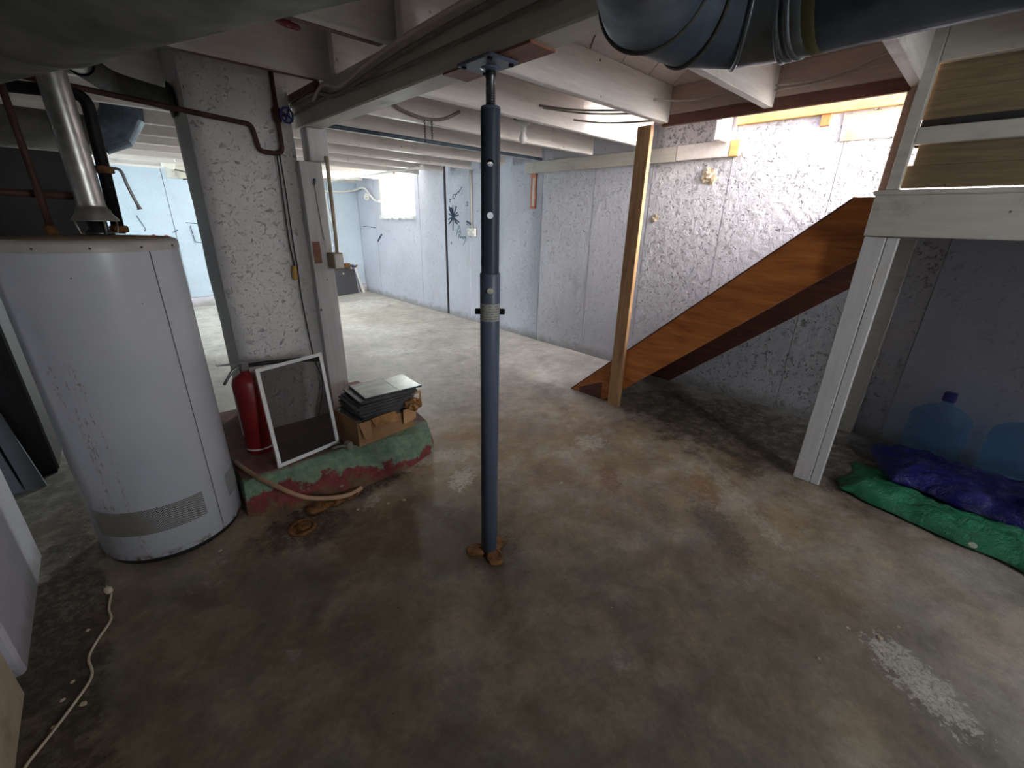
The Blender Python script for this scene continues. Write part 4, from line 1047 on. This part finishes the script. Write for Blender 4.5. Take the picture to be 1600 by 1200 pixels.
# window screen leaning on the chimney side
A = Vector((0.463, 2.40, ZP)); B = Vector((0.835, 2.47, ZP)); Cc = Vector((0.483, 2.60, 0.696)); Dd = Vector((0.87, 2.67, 0.706))
def frame_bar(p, q, w, nrm, th=0.014):
    p, q = Vector(p), Vector(q); dv = (q - p).normalized(); side = nrm.cross(dv).normalized() * w; n = nrm.normalized() * th
    b = BM(); hexa(b, [p, q, q + side, p + side], [p + n, q + n, q + side + n, p + side + n]); return b
nrm = (B - A).cross(Cc - A).normalized()
parts = [('frame_bar', frame_bar(A, B, 0.020, nrm), 'white_paint'), ('frame_bar', frame_bar(B, Dd, 0.020, nrm), 'white_paint'), ('frame_bar', frame_bar(Dd, Cc, 0.020, nrm), 'white_paint'), ('frame_bar', frame_bar(Cc, A, 0.020, nrm), 'white_paint')]
q = BM(); iv = [A + (Dd - A) * 0.035, B + (Cc - B) * 0.035, Dd + (A - Dd) * 0.035, Cc + (B - Cc) * 0.035]
vs = [q.verts.new(p + nrm * 0.006) for p in iv]; q.faces.new(vs)
parts.append(('screen_mesh', q, 'insect_screen'))
thing('window_screen', 'white-framed insect screen leaning in front of the red extinguisher', 'window screen', parts)
# cardboard box of tiles
BC = Vector((1.10, 2.50, ZP)); BR = Matrix.Rotation(0.10, 4, 'Z')
def loc(bm, M):
    bm.transform(M); return bm
MB_ = Matrix.Translation(BC) @ BR
W2, D2, H2, T2 = 0.205, 0.15, 0.17, 0.005
body = BM()
box(body, -W2, W2, -D2, D2, 0, T2); box(body, -W2, -W2 + T2, -D2, D2, T2, H2); box(body, W2 - T2, W2, -D2, D2, T2, H2 * 0.95)
box(body, -W2, W2, D2 - T2, D2, T2, H2)
hexa(body, [(-W2, -D2, T2), (W2, -D2, T2), (W2, -D2 + T2, T2), (-W2, -D2 + T2, T2)], [(-W2, -D2 - .004, H2 * 0.93), (W2, -D2 - .004, H2 * 0.75), (W2, -D2 + T2, H2 * 0.75), (-W2, -D2 + T2, H2 * 0.93)])
fl1 = hexa(BM(), [(-W2 + 0.005, -D2 - 0.012, H2 * 0.95), (-W2 + 0.085, -D2 - 0.012, H2 * 0.95), (-W2 + 0.085, -D2 - 0.006, H2 * 0.95), (-W2 + 0.005, -D2 - 0.006, H2 * 0.95)][::-1], [(-W2 + 0.02, -D2 - 0.05, H2 * 0.38), (-W2 + 0.065, -D2 - 0.05, H2 * 0.36), (-W2 + 0.065, -D2 - 0.044, H2 * 0.36), (-W2 + 0.02, -D2 - 0.044, H2 * 0.38)][::-1])
fl2 = hexa(BM(), [(-0.115, -D2 - 0.012, H2 * 0.98), (0.06, -D2 - 0.012, H2 * 0.98), (0.06, -D2 - 0.006, H2 * 0.98), (-0.115, -D2 - 0.006, H2 * 0.98)][::-1], [(-0.10, -D2 - 0.03, H2 * 0.66), (0.07, -D2 - 0.032, H2 * 0.6), (0.07, -D2 - 0.024, H2 * 0.6), (-0.10, -D2 - 0.022, H2 * 0.66)][::-1])
fl3 = rbox(BM(), (0.155, -D2 - 0.030, H2 * 0.68), 0.105, 0.006, 0.105, (0.12, -0.06, 0.1))
fl4 = rbox(BM(), (0.215, -D2 + 0.06, H2 * 0.72), 0.006, 0.11, 0.11, (0, 0.1, 0.1))
for q in (body, fl1, fl2, fl3, fl4): loc(q, MB_)
thing('cardboard_box', 'torn brown cardboard box standing on the plinth full of dark tiles', 'box', [('carton', body, 'cardboard'), ('flap', fl1, 'cardboard'), ('torn_flap', fl2, 'kraft'), ('flap', fl3, 'cardboard_lt', None, 'bright tan flap'), ('flap', fl4, 'cardboard_lt')])
# stack of tiles: inside the box and fanned on top
z = ZP + 0.006
def tile(cx, cy, z, rz, mat, label, sx=0.385, sy=0.285, th=0.010, group='dark tiles stacked in and on the carton', top=None):
    M = Matrix.Translation((cx, cy, z)) @ Matrix.Rotation(rz, 4, 'Z')
    b = BM(); box(b, -sx / 2, sx / 2, -sy / 2, sy / 2, 0, th, 0.0012); loc(b, M)
    if top:
        f = BM(); box(f, -sx / 2 + 0.004, sx / 2 - 0.004, -sy / 2 + 0.004, sy / 2 - 0.004, th, th + 0.0008); loc(f, M)
        g = BM(); box(g, 0.03, 0.036, -sy / 2 + 0.004, sy / 2 - 0.004, th + 0.0008, th + 0.0014); loc(g, M)
        return thing('floor_tile', label, 'tile', [('tile_body', b, mat), ('printed_face', f, 'tile_top', [('joint_line', g, 'tile')])])
    return single('floor_tile', b, mat, label, 'tile', group)
zt = ZP + 0.007
for i in range(15):
    tile(1.10, 2.50, zt, 0.10, 'tile', 'dark slate tile packed flat inside the torn carton', group='tiles inside the carton'); zt += 0.0106
for i in range(10):
    o = [0.0, 0.004, -0.012, -0.004, -0.016, -0.006, -0.02, 0.004, 0.03, 0.02][i]
    rz = [0.08, 0.05, 0.06, 0.02, 0.05, 0.04, -0.02, 0.0, -0.05, -0.04][i]
    tile(1.14 + o, 2.50 + o * 0.4, zt, rz, 'tile', 'dark slate tile in the fanned stack on top of the carton'); zt += 0.0108
tile(1.205, 2.515, zt, -0.06, 'tile', 'topmost tile with a pale greenish printed face on the fanned stack', sx=0.39, sy=0.28, top=True)
# crumpled kraft packing between tiles and flap
b = BM()
bmesh.ops.create_icosphere(b, subdivisions=3, radius=0.05)
for v in b.verts:
    v.co += v.normal * mnoise.noise(v.co * 45) * 0.035; v.co.z *= 0.7
loc(b, Matrix.Translation((1.30, 2.325, ZP + 0.185)))
single('packing_paper', b, 'kraft', 'crumpled brown packing paper sticking out under the tiles', 'packing')
b = BM()
for a, c_ in (((-0.035, 0, 0), (0.035, 0, 0.005)), ((0.035, 0, 0.005), (0.038, 0.0, 0.085)), ((0.038, 0, 0.085), (-0.03, 0.0, 0.078)), ((-0.03, 0.0, 0.078), (-0.035, 0, 0))):
    tube(b, [Vector(a) + Vector((1.345, 2.375, ZP + 0.155)), Vector(c_) + Vector((1.345, 2.375, ZP + 0.155))], 0.008, 5)
single('cardboard_corner', b, 'cardboard_lt', 'tan folded cardboard corner piece beside the tile stack', 'cardboard')
# small grey fitting beside the frame
b = tube(BM(), catmull([(0.775, 2.40, ZP + 0.012), (0.805, 2.37, ZP + 0.03), (0.845, 2.345, ZP + 0.028)], 5), 0.008, 8); c2 = BM(); rbox(c2, (0.852, 2.352, ZP + 0.027), 0.040, 0.05, 0.05, (0, 0, 0.3), 0.008)
thing('pipe_fitting', 'small grey pipe fitting lying between the screen and the carton', 'fitting', [('body', c2, 'grey_cable'), ('spout', b, 'grey_cable')])

# ------------------------------------------------------------------ floor items
b = tube(BM(), catmull([(0.30, 2.60, 0.18), (0.33, 2.42, 0.185), (0.40, 2.24, 0.165), (0.50, 2.14, 0.10), (0.62, 2.10, 0.055), (0.74, 2.105, 0.022), (0.815, 2.135, 0.014)], 8), 0.0125, 12)
single('drain_hose', b, 'hose', 'tan drain hose curving from behind the heater over the plinth to the floor', 'hose')
o1 = lathe(BM(), (0.445, 2.02, 0), [(0.068, 0.0), (0.064, 0.008), (0.050, 0.010), (0.046, 0.001)], 28)
o2 = lathe(BM(), (0.455, 2.025, 0), [(0.036, 0.0), (0.034, 0.009), (0.020, 0.013), (0.0, 0.011)], 18)
thing('floor_drain', 'rusty round floor drain in front of the plinth', 'drain', [('rim', o1, 'rust'), ('cover', o2, 'rust')])
cpts = [(-0.287, 2.11, 0.006), (-0.298, 2.02, 0.005), (-0.294, 1.95, 0.005), (-0.335, 1.865, 0.005), (-0.358, 1.796, 0.005), (-0.351, 1.70, 0.005), (-0.403, 1.606, 0.005), (-0.455, 1.53, 0.005), (-0.495, 1.47, 0.005), (-0.50, 1.38, 0.006), (-0.46, 1.2, 0.006)]
b = tube(BM(), catmull(cpts, 6), 0.0045, 7)
pg = BM(); lathe(pg, (-0.288, 2.112, 0.012), [(0.006, 0), (0.013, 0.008), (0.015, 0.026), (0.011, 0.032)], 10, (-0.35, 1, 0.12))
pr = BM()
for s in (-1, 1): tube(pr, [(-0.299 + s * 0.006, 2.145, 0.017), (-0.305 + s * 0.006, 2.162, 0.019)], 0.0018, 5)
thing('appliance_cord', 'cream power cord with a plug lying loose on the bare floor', 'cord', [('cord', b, 'cream_cord'), ('plug', pg, 'cream_cord', [('prong', pr, 'zinc')])])
def chip(x, y, r, mat, label, group):
    b = BM(); bmesh.ops.create_icosphere(b, subdivisions=1, radius=r)
    for v in b.verts: v.co += v.co * random.uniform(-0.3, 0.3); v.co.z *= 0.5
    zmin = min(v.co.z for v in b.verts)
    loc(b, Matrix.Translation((x, y, -zmin)) @ Matrix.Rotation(random.random() * 6, 4, 'Z'))
    single('concrete_chip', b, mat, label, 'chip', group)
for (x, y) in ((0.95, 1.88), (0.87, 1.91), (2.16, 1.16), (1.9, -0.12), (1.86, -0.02), (2.02, -0.16), (1.62, 0.02), (-0.36, 1.95), (-0.40, 1.72), (-0.42, 1.66), (-0.44, 1.57), (-0.37, 1.60), (1.75, 1.40), (2.6, 0.6), (0.72, 1.97), (0.10, 2.10)):
    chip(x, y, random.uniform(0.006, 0.012), 'pier_dirty', 'pale concrete crumb lying loose on the stained floor', 'pale crumbs on the floor')
b = BM()
for i in range(7):
    q = BM(); bmesh.ops.create_icosphere(q, subdivisions=2, radius=random.uniform(0.025, 0.05))
    for v in q.verts: v.co += v.normal * mnoise.noise(v.co * 40 + Vector((i, 0, 0))) * 0.02; v.co.z *= 0.5
    loc(q, Matrix.Translation((0.55 + i * 0.035, 2.13 - 0.01 * (i % 2), 0.008))); me = bpy.data.meshes.new('t'); q.to_mesh(me); q.free(); b.from_mesh(me); bpy.data.meshes.remove(me)
for v in b.verts: v.co.z = max(v.co.z, 0.0)
single('rubble', b, 'rust', 'dark crumbled concrete at the broken foot of the plinth', 'rubble', kind='stuff')

# ------------------------------------------------------------------ tarps and water jugs under the landing
def draped(outline, zfun, nu, nv, mat, name, label):
    """cloth sheet over a rough heap; outline gives four corner points, bilinear between them"""
    b = BM(); A_, B_, C_, D_ = [Vector(p) for p in outline]; g = []
    for i in range(nu + 1):
        row = []
        for j in range(nv + 1):
            u, v = i / nu, j / nv
            p = (A_ * (1 - u) + B_ * u) * (1 - v) + (D_ * (1 - u) + C_ * u) * v
            e = min(u, 1 - u, v, 1 - v)
            wob = Vector((mnoise.noise(p * 6 + Vector((3, 0, 0))), mnoise.noise(p * 6 + Vector((0, 9, 0))), 0)) * 0.05
            p = p + wob
            h = zfun(p, u, v) * min(1, e * 7 + 0.06) ** 0.6
            h += abs(mnoise.noise(Vector((p.x * 9, p.y * 9, 3)))) * 0.035 * min(1, e * 9 + .1) + (0.5 - abs(mnoise.noise(Vector((p.x * 13 + p.y * 5, p.y * 11 - p.x * 6, 7))))) * 0.04 * min(1, e * 12 + .1)
            row.append(b.verts.new((p.x, p.y, max(0.004, h))))
        g.append(row)
    for i in range(nu):
        for j in range(nv):
            f = b.faces.new((g[i][j], g[i + 1][j], g[i + 1][j + 1], g[i][j + 1])); f.smooth = True
    bmesh.ops.recalc_face_normals(b, faces=b.faces)
    bmesh.ops.solidify(b, geom=list(b.faces), thickness=0.002)
    return b
GT = draped([(2.98, 0.27, 0), (2.72, -1.1, 0), (3.75, -1.1, 0), (3.45, 0.22, 0)], lambda p, u, v: 0.085 if v < 0.3 else 0.085 - 0.07 * min(1, (v - 0.3) / 0.15), 60, 40, 'tarp_green', 'g', '')
gr = lathe(BM(), (2.80, -0.33, 0.07), [(0.010, 0), (0.014, 0.003), (0.016, 0), (0.010, -0.001)], 14, (-0.6, 0.1, 1))
thing('green_tarp', 'crumpled green plastic tarp spread on the floor under the blue one', 'tarp', [('sheet', GT, 'tarp_green'), ('grommet', gr, 'zinc')])
bt = draped([(3.22, 0.06, 0), (3.04, -1.05, 0), (3.70, -1.0, 0), (3.72, 0.22, 0)], lambda p, u, v: 0.10 - 0.03 * v, 56, 44, 'tarp_blue', 'b', '')
for v in bt.verts: v.co.z += 0.055
single('blue_tarp', bt, 'tarp_blue', 'dark blue plastic tarp folded on top of the green tarp', 'tarp')
def jug(x, y, z0, label, r=0.155, tilt=0.0):
    prof = [(r * 0.85, 0), (r * 0.97, 0.012), (r, 0.03), (r, 0.09), (r * 0.95, 0.10), (r * 0.95, 0.112), (r, 0.122), (r, 0.20), (r * 0.95, 0.21), (r * 0.95, 0.222), (r, 0.232), (r * 1.0, 0.27), (r * 0.93, 0.305), (r * 0.6, 0.345), (0.034, 0.368), (0.029, 0.38), (0.029, 0.395)]
    b = lathe(BM(), (0, 0, 0), prof, 36); c = lathe(BM(), (0, 0, 0), [(0.033, 0.392), (0.034, 0.40), (0.034, 0.44), (0.030, 0.445), (0, 0.446)], 20)
    M = Matrix.Translation((x, y, z0)) @ Matrix.Rotation(tilt, 4, 'X') @ Matrix.Scale(1.14, 4, Vector((0, 0, 1)))
    loc(b, M); loc(c, M)
    return thing('water_jug', label, 'water jug', [('bottle', b, 'jug'), ('cap', c, 'jug_cap')])
jug(3.895, -0.075, 0.0, 'clear blue water jug with its cap standing nearer the landing post')
jug(3.89, -0.46, 0.0, 'clear blue water jug farther along the tarp from the landing post', 0.16)

# ------------------------------------------------------------------ ceiling fittings and wall fittings
lh = lathe(BM(), (2.65, 2.75, 0), [(0.0, 2.225), (0.045, 2.223), (0.058, 2.213), (0.058, 2.202), (0.040, 2.190), (0.026, 2.182), (0.024, 2.15), (0.022, 2.145)], 24)
bl = lathe(BM(), (2.65, 2.75, 0), [(0.016, 2.15), (0.018, 2.138), (0.031, 2.112), (0.033, 2.095), (0.026, 2.075), (0.012, 2.066), (0.0, 2.064)], 20)
pt = BM(); box(pt, 2.59, 2.71, 2.70, 2.80, 2.226, 2.354)
thing('bulb_holder', 'white porcelain holder with a bare bulb on a block beyond the steel post', 'light', [('mount_block', pt, 'dark_brown'), ('holder', lh, 'porcelain'), ('bulb', bl, 'bulb')])
cable('joist_cable', [(1.62, 3.04, 2.25), (1.75, 3.02, 2.19), (1.93, 3.02, 2.165), (2.10, 3.03, 2.19), (2.25, 3.04, 2.26)], 0.011, 'grey_cable', 'grey cable sagging between joists with two chains below')
for i, (x, zb) in enumerate(((1.925, 2.02), (1.985, 2.035))):
    b = BM(); z = 2.16; k = 0
    while z > zb:
        ax = Vector((1, 0, 0)) if k % 2 else Vector((0, 1, 0)); pts = []
        for j in range(9):
            t = 2 * math.pi * j / 8; pts.append(Vector((x, 3.02, z)) + ax * math.cos(t) * 0.006 + Vector((0, 0, 1)) * math.sin(t) * 0.011)
        tube(b, pts, 0.002, 5, cap=False); z -= 0.017; k += 1
    single('light_chain', b, 'black_iron', ['longer thin chain hanging from the grey joist cable', 'shorter thin chain hanging from the grey joist cable'][i], 'chain')
b = tube(BM(), [(1.15, 3.74, 2.15), (3.9, 3.74, 2.15)], 0.016, 10)
single('iron_pipe', b, 'duct_dusty', 'dark grey pipe strapped along a joist lower edge', 'pipe')
b = tube(BM(), [(3.40, 8.55, 2.105), (3.19, 5.12, 2.09)], 0.014, 10); e1 = lathe(BM(), (3.19, 5.12, 2.09), [(0.03, 0), (0.03, 0.012)], 16, (0, -1, 0)); e2 = lathe(BM(), (3.40, 8.55, 2.105), [(0.03, 0), (0.03, 0.012)], 16, (0, -1, 0))
hb = tube(BM(), [(3.235, 5.9, 2.10), (3.235, 5.9, 2.06)], 0.012, 8)
thing('hanging_rail', 'thin white rail hung below the far joists', 'rail', [('rail', b, 'white_plastic'), ('end_flange', e1, 'white_plastic'), ('end_flange', e2, 'white_plastic'), ('strap', hb, 'yellow_plug')])
# plug fitting with box on the beam side of joist behind the steel post
b = BM(); rbox(b, (1.32, 1.71, 2.19), 0.06, 0.05, 0.06, (0, 0, 0), 0.006); c2 = tube(BM(), catmull([(1.27, 1.70, 2.23), (1.22, 1.68, 2.20), (1.22, 1.68, 2.14), (1.24, 1.68, 2.11)], 5), 0.006, 6)
c3 = tube(BM(), catmull([(1.35, 1.72, 2.2), (1.55, 1.70, 2.195), (1.75, 1.735, 2.24)], 5), 0.009, 7)
thing('junction_box', 'small junction box with cables on the joist behind the steel post', 'junction box', [('box', b, 'steel'), ('loose_wire', c2, 'yellow_plug'), ('cable', c3, 'grey_cable')])
for i, (pts, lb) in enumerate((([(2.43, 2.375, 2.235), (2.62, 2.2, 2.215), (2.75, 2.0, 2.205), (2.86, 1.795, 2.20)], 'upper grey cable strung between the joists by the stair post'),
                               ([(2.47, 2.375, 2.228), (2.68, 2.2, 2.205), (2.82, 2.0, 2.195), (2.93, 1.795, 2.195)], 'middle grey cable strung between the joists by the stair post'),
                               ([(2.80, 2.375, 2.205), (2.92, 2.2, 2.18), (3.02, 2.0, 2.175), (3.08, 1.82, 2.175)], 'lowest grey cable strung between the joists by the stair post'))):
    cable('joist_cable', pts, 0.006, 'grey_cable', lb)
cable('joist_cable', [(2.82, 1.735, 2.24), (2.95, 1.6, 2.235), (3.03, 1.45, 2.25), (3.035, 1.3, 2.27), (3.0, 1.135, 2.28)], 0.006, 'painted_cable', 'pink painted cable from the joist across the header board')
cable('header_wire', [(3.0, 1.085, 2.24), (3.04, 0.95, 2.24), (3.04, 0.8, 2.25), (3.04, 0.65, 2.29), (3.04, 0.52, 2.335)], 0.005, 'painted_cable', 'pink painted wire rising along the header board beside the landing post')
cable('header_wire', [(3.0, 1.085, 2.215), (3.042, 0.85, 2.225), (3.042, 0.65, 2.255), (3.042, 0.5, 2.27)], 0.004, 'painted_cable', 'thin straight painted wire along the header board')
cable('joist_cable', [(1.35, 1.735, 2.33), (1.6, 1.5, 2.335), (1.85, 1.35, 2.345), (2.0, 1.14, 2.345)], 0.010, 'grey_cable', 'brown-grey cable under the deck between two joists by the duct elbow')
# wall outlet with conduit, copper bracket
b = tube(BM(), [(XR - 0.014, 5.285, 2.14), (XR - 0.012, 5.275, 1.38)], 0.012, 8); c2 = BM(); box(c2, XR - 0.04, XR + 0.0, 5.18, 5.36, 1.27, 1.38, 0.006)
of = []
for dy in (5.225, 5.315):
    q = BM(); lathe(q, (XR - 0.04, dy, 1.325), [(0.03, 0), (0.028, 0.006), (0, 0.007)], 12, (-1, 0, 0)); of.append(('socket', q, 'white_plastic'))
thing('wall_outlet', 'white surface outlet with a conduit beside the flower drawing', 'outlet', [('conduit', b, 'landing'), ('outlet_box', c2, 'white_plastic', of)])
fr = BM(); box(fr, XR - 0.02, XR - 0.0, 3.995, 4.012, 1.66, 2.06); box(fr, XR - 0.02, XR, 4.06, 4.077, 1.66, 2.06); box(fr, XR - 0.02, XR, 3.995, 4.077, 1.64, 1.67); box(fr, XR - 0.025, XR, 3.99, 4.08, 1.99, 2.10)
c2 = BM(); box(c2, XR - 0.012, XR, 4.012, 4.06, 1.67, 1.99)
cw = tube(BM(), [(XR - 0.02, 4.10, 2.16), (XR - 0.022, 4.095, 2.02)], 0.006, 6)
thing('copper_bracket', 'narrow copper-framed strip fixed to the wall below the ledger', 'bracket', [('frame', fr, 'copper'), ('strip', c2, 'white_plastic'), ('wire', cw, 'white_plastic')])
# water line with a tap at the window
b = tube(BM(), catmull([(3.1, 8.98, 1.95), (3.6, 8.98, 1.94), (3.95, 8.9, 1.98), (4.02, 8.55, 2.02), (4.04, 8.2, 1.80), (4.05, 8.0, 1.78)], 6), 0.018, 8); c2 = wheel((4.0, 8.42, 1.86), (-1, -0.3, 0), 0.05, 0.014)
thing('garden_tap', 'white painted water line with a tap wheel beside the far window', 'tap', [('pipe', b, 'white_plastic'), ('tap_wheel', c2, 'white_plastic')])
b = tube(BM(), catmull([(3.45, 9.02, 1.93), (3.48, 9.02, 1.5), (3.56, 9.02, 1.1), (3.60, 9.0, 0.55)], 6), 0.012, 7)
single('drop_wire', b, 'white_plastic', 'white wire dropping down the blue wall to the junk', 'wire')
# charcoal board and junk in the far corner
b = BM(); hexa(b, [(3.33, 8.72, 0), (3.86, 8.90, 0), (3.85, 8.93, 0), (3.32, 8.75, 0)], [(3.33, 8.80, 0.48), (3.84, 8.97, 0.48), (3.83, 9.0, 0.48), (3.32, 8.83, 0.48)])
single('charcoal_board', b, 'junk_board', 'charcoal board leaning in the far corner under the junk shelf', 'board')
b = BM(); box(b, 3.12, 3.78, 9.01, 9.03, 0.46, 0.60)
single('dark_backboard', b, 'duct_dirty', 'dark backboard on the blue wall above the charcoal board', 'board')
def knob(x, y, z, r, mat, name, label):
    b = BM(); bmesh.ops.create_icosphere(b, subdivisions=2, radius=r)
    for v in b.verts: v.co += v.normal * mnoise.noise(v.co * 30) * r * 0.7
    loc(b, Matrix.Translation((x, y, z))); return b
v1 = tube(BM(), catmull([(3.45, 8.92, 0.54), (3.6, 8.88, 0.53), (3.72, 8.9, 0.57), (3.82, 8.92, 0.53), (3.9, 8.95, 0.55)], 5), 0.02, 8)
v2 = tube(BM(), catmull([(3.6, 8.86, 0.53), (3.64, 8.70, 0.5), (3.66, 8.68, 0.4)], 5), 0.012, 6)
thing('pipe_manifold', 'rusty pipe manifold with taps in the far corner above the charcoal board', 'pipes', [('pipe', v1, 'rust'), ('drop_pipe', v2, 'rusty_pipe'), ('tap', knob(3.66, 8.88, 0.58, 0.04, None, '', ''), 'rust'), ('tap', knob(3.80, 8.9, 0.55, 0.03, None, '', ''), 'blue_valve'), ('tap', knob(3.55, 8.88, 0.42, 0.03, None, '', ''), 'zinc')])
b = BM(); hexa(b, [(3.93, 8.86, 0), (3.99, 8.88, 0), (3.99, 8.92, 0), (3.93, 8.90, 0)], [(3.84, 8.97, 0.50), (3.89, 8.98, 0.50), (3.89, 9.02, 0.50), (3.84, 9.01, 0.50)])
single('corner_stick', b, 'post_white', 'white stick leaning in the far wall corner', 'stick')
# electrical box hung near the back wall
b = BM(); rbox(b, (1.12, 8.55, 2.06), 0.22, 0.22, 0.17, (0, 0, 0.2), 0.008); c2 = BM(); rbox(c2, (1.02, 8.40, 2.15), 0.14, 0.10, 0.12, (0, 0.2, 0.2), 0.01)
c3 = tube(BM(), catmull([(1.05, 8.43, 2.09), (1.20, 8.40, 2.06), (1.22, 8.40, 1.98), (1.16, 8.42, 1.96)], 5), 0.008, 6)
thing('electrical_box', 'beige electrical box under the joists near the blue back wall', 'electrical box', [('box', b, 'landing'), ('lamp_cover', c2, 'white_plastic'), ('wire', c3, 'black_rubber')])
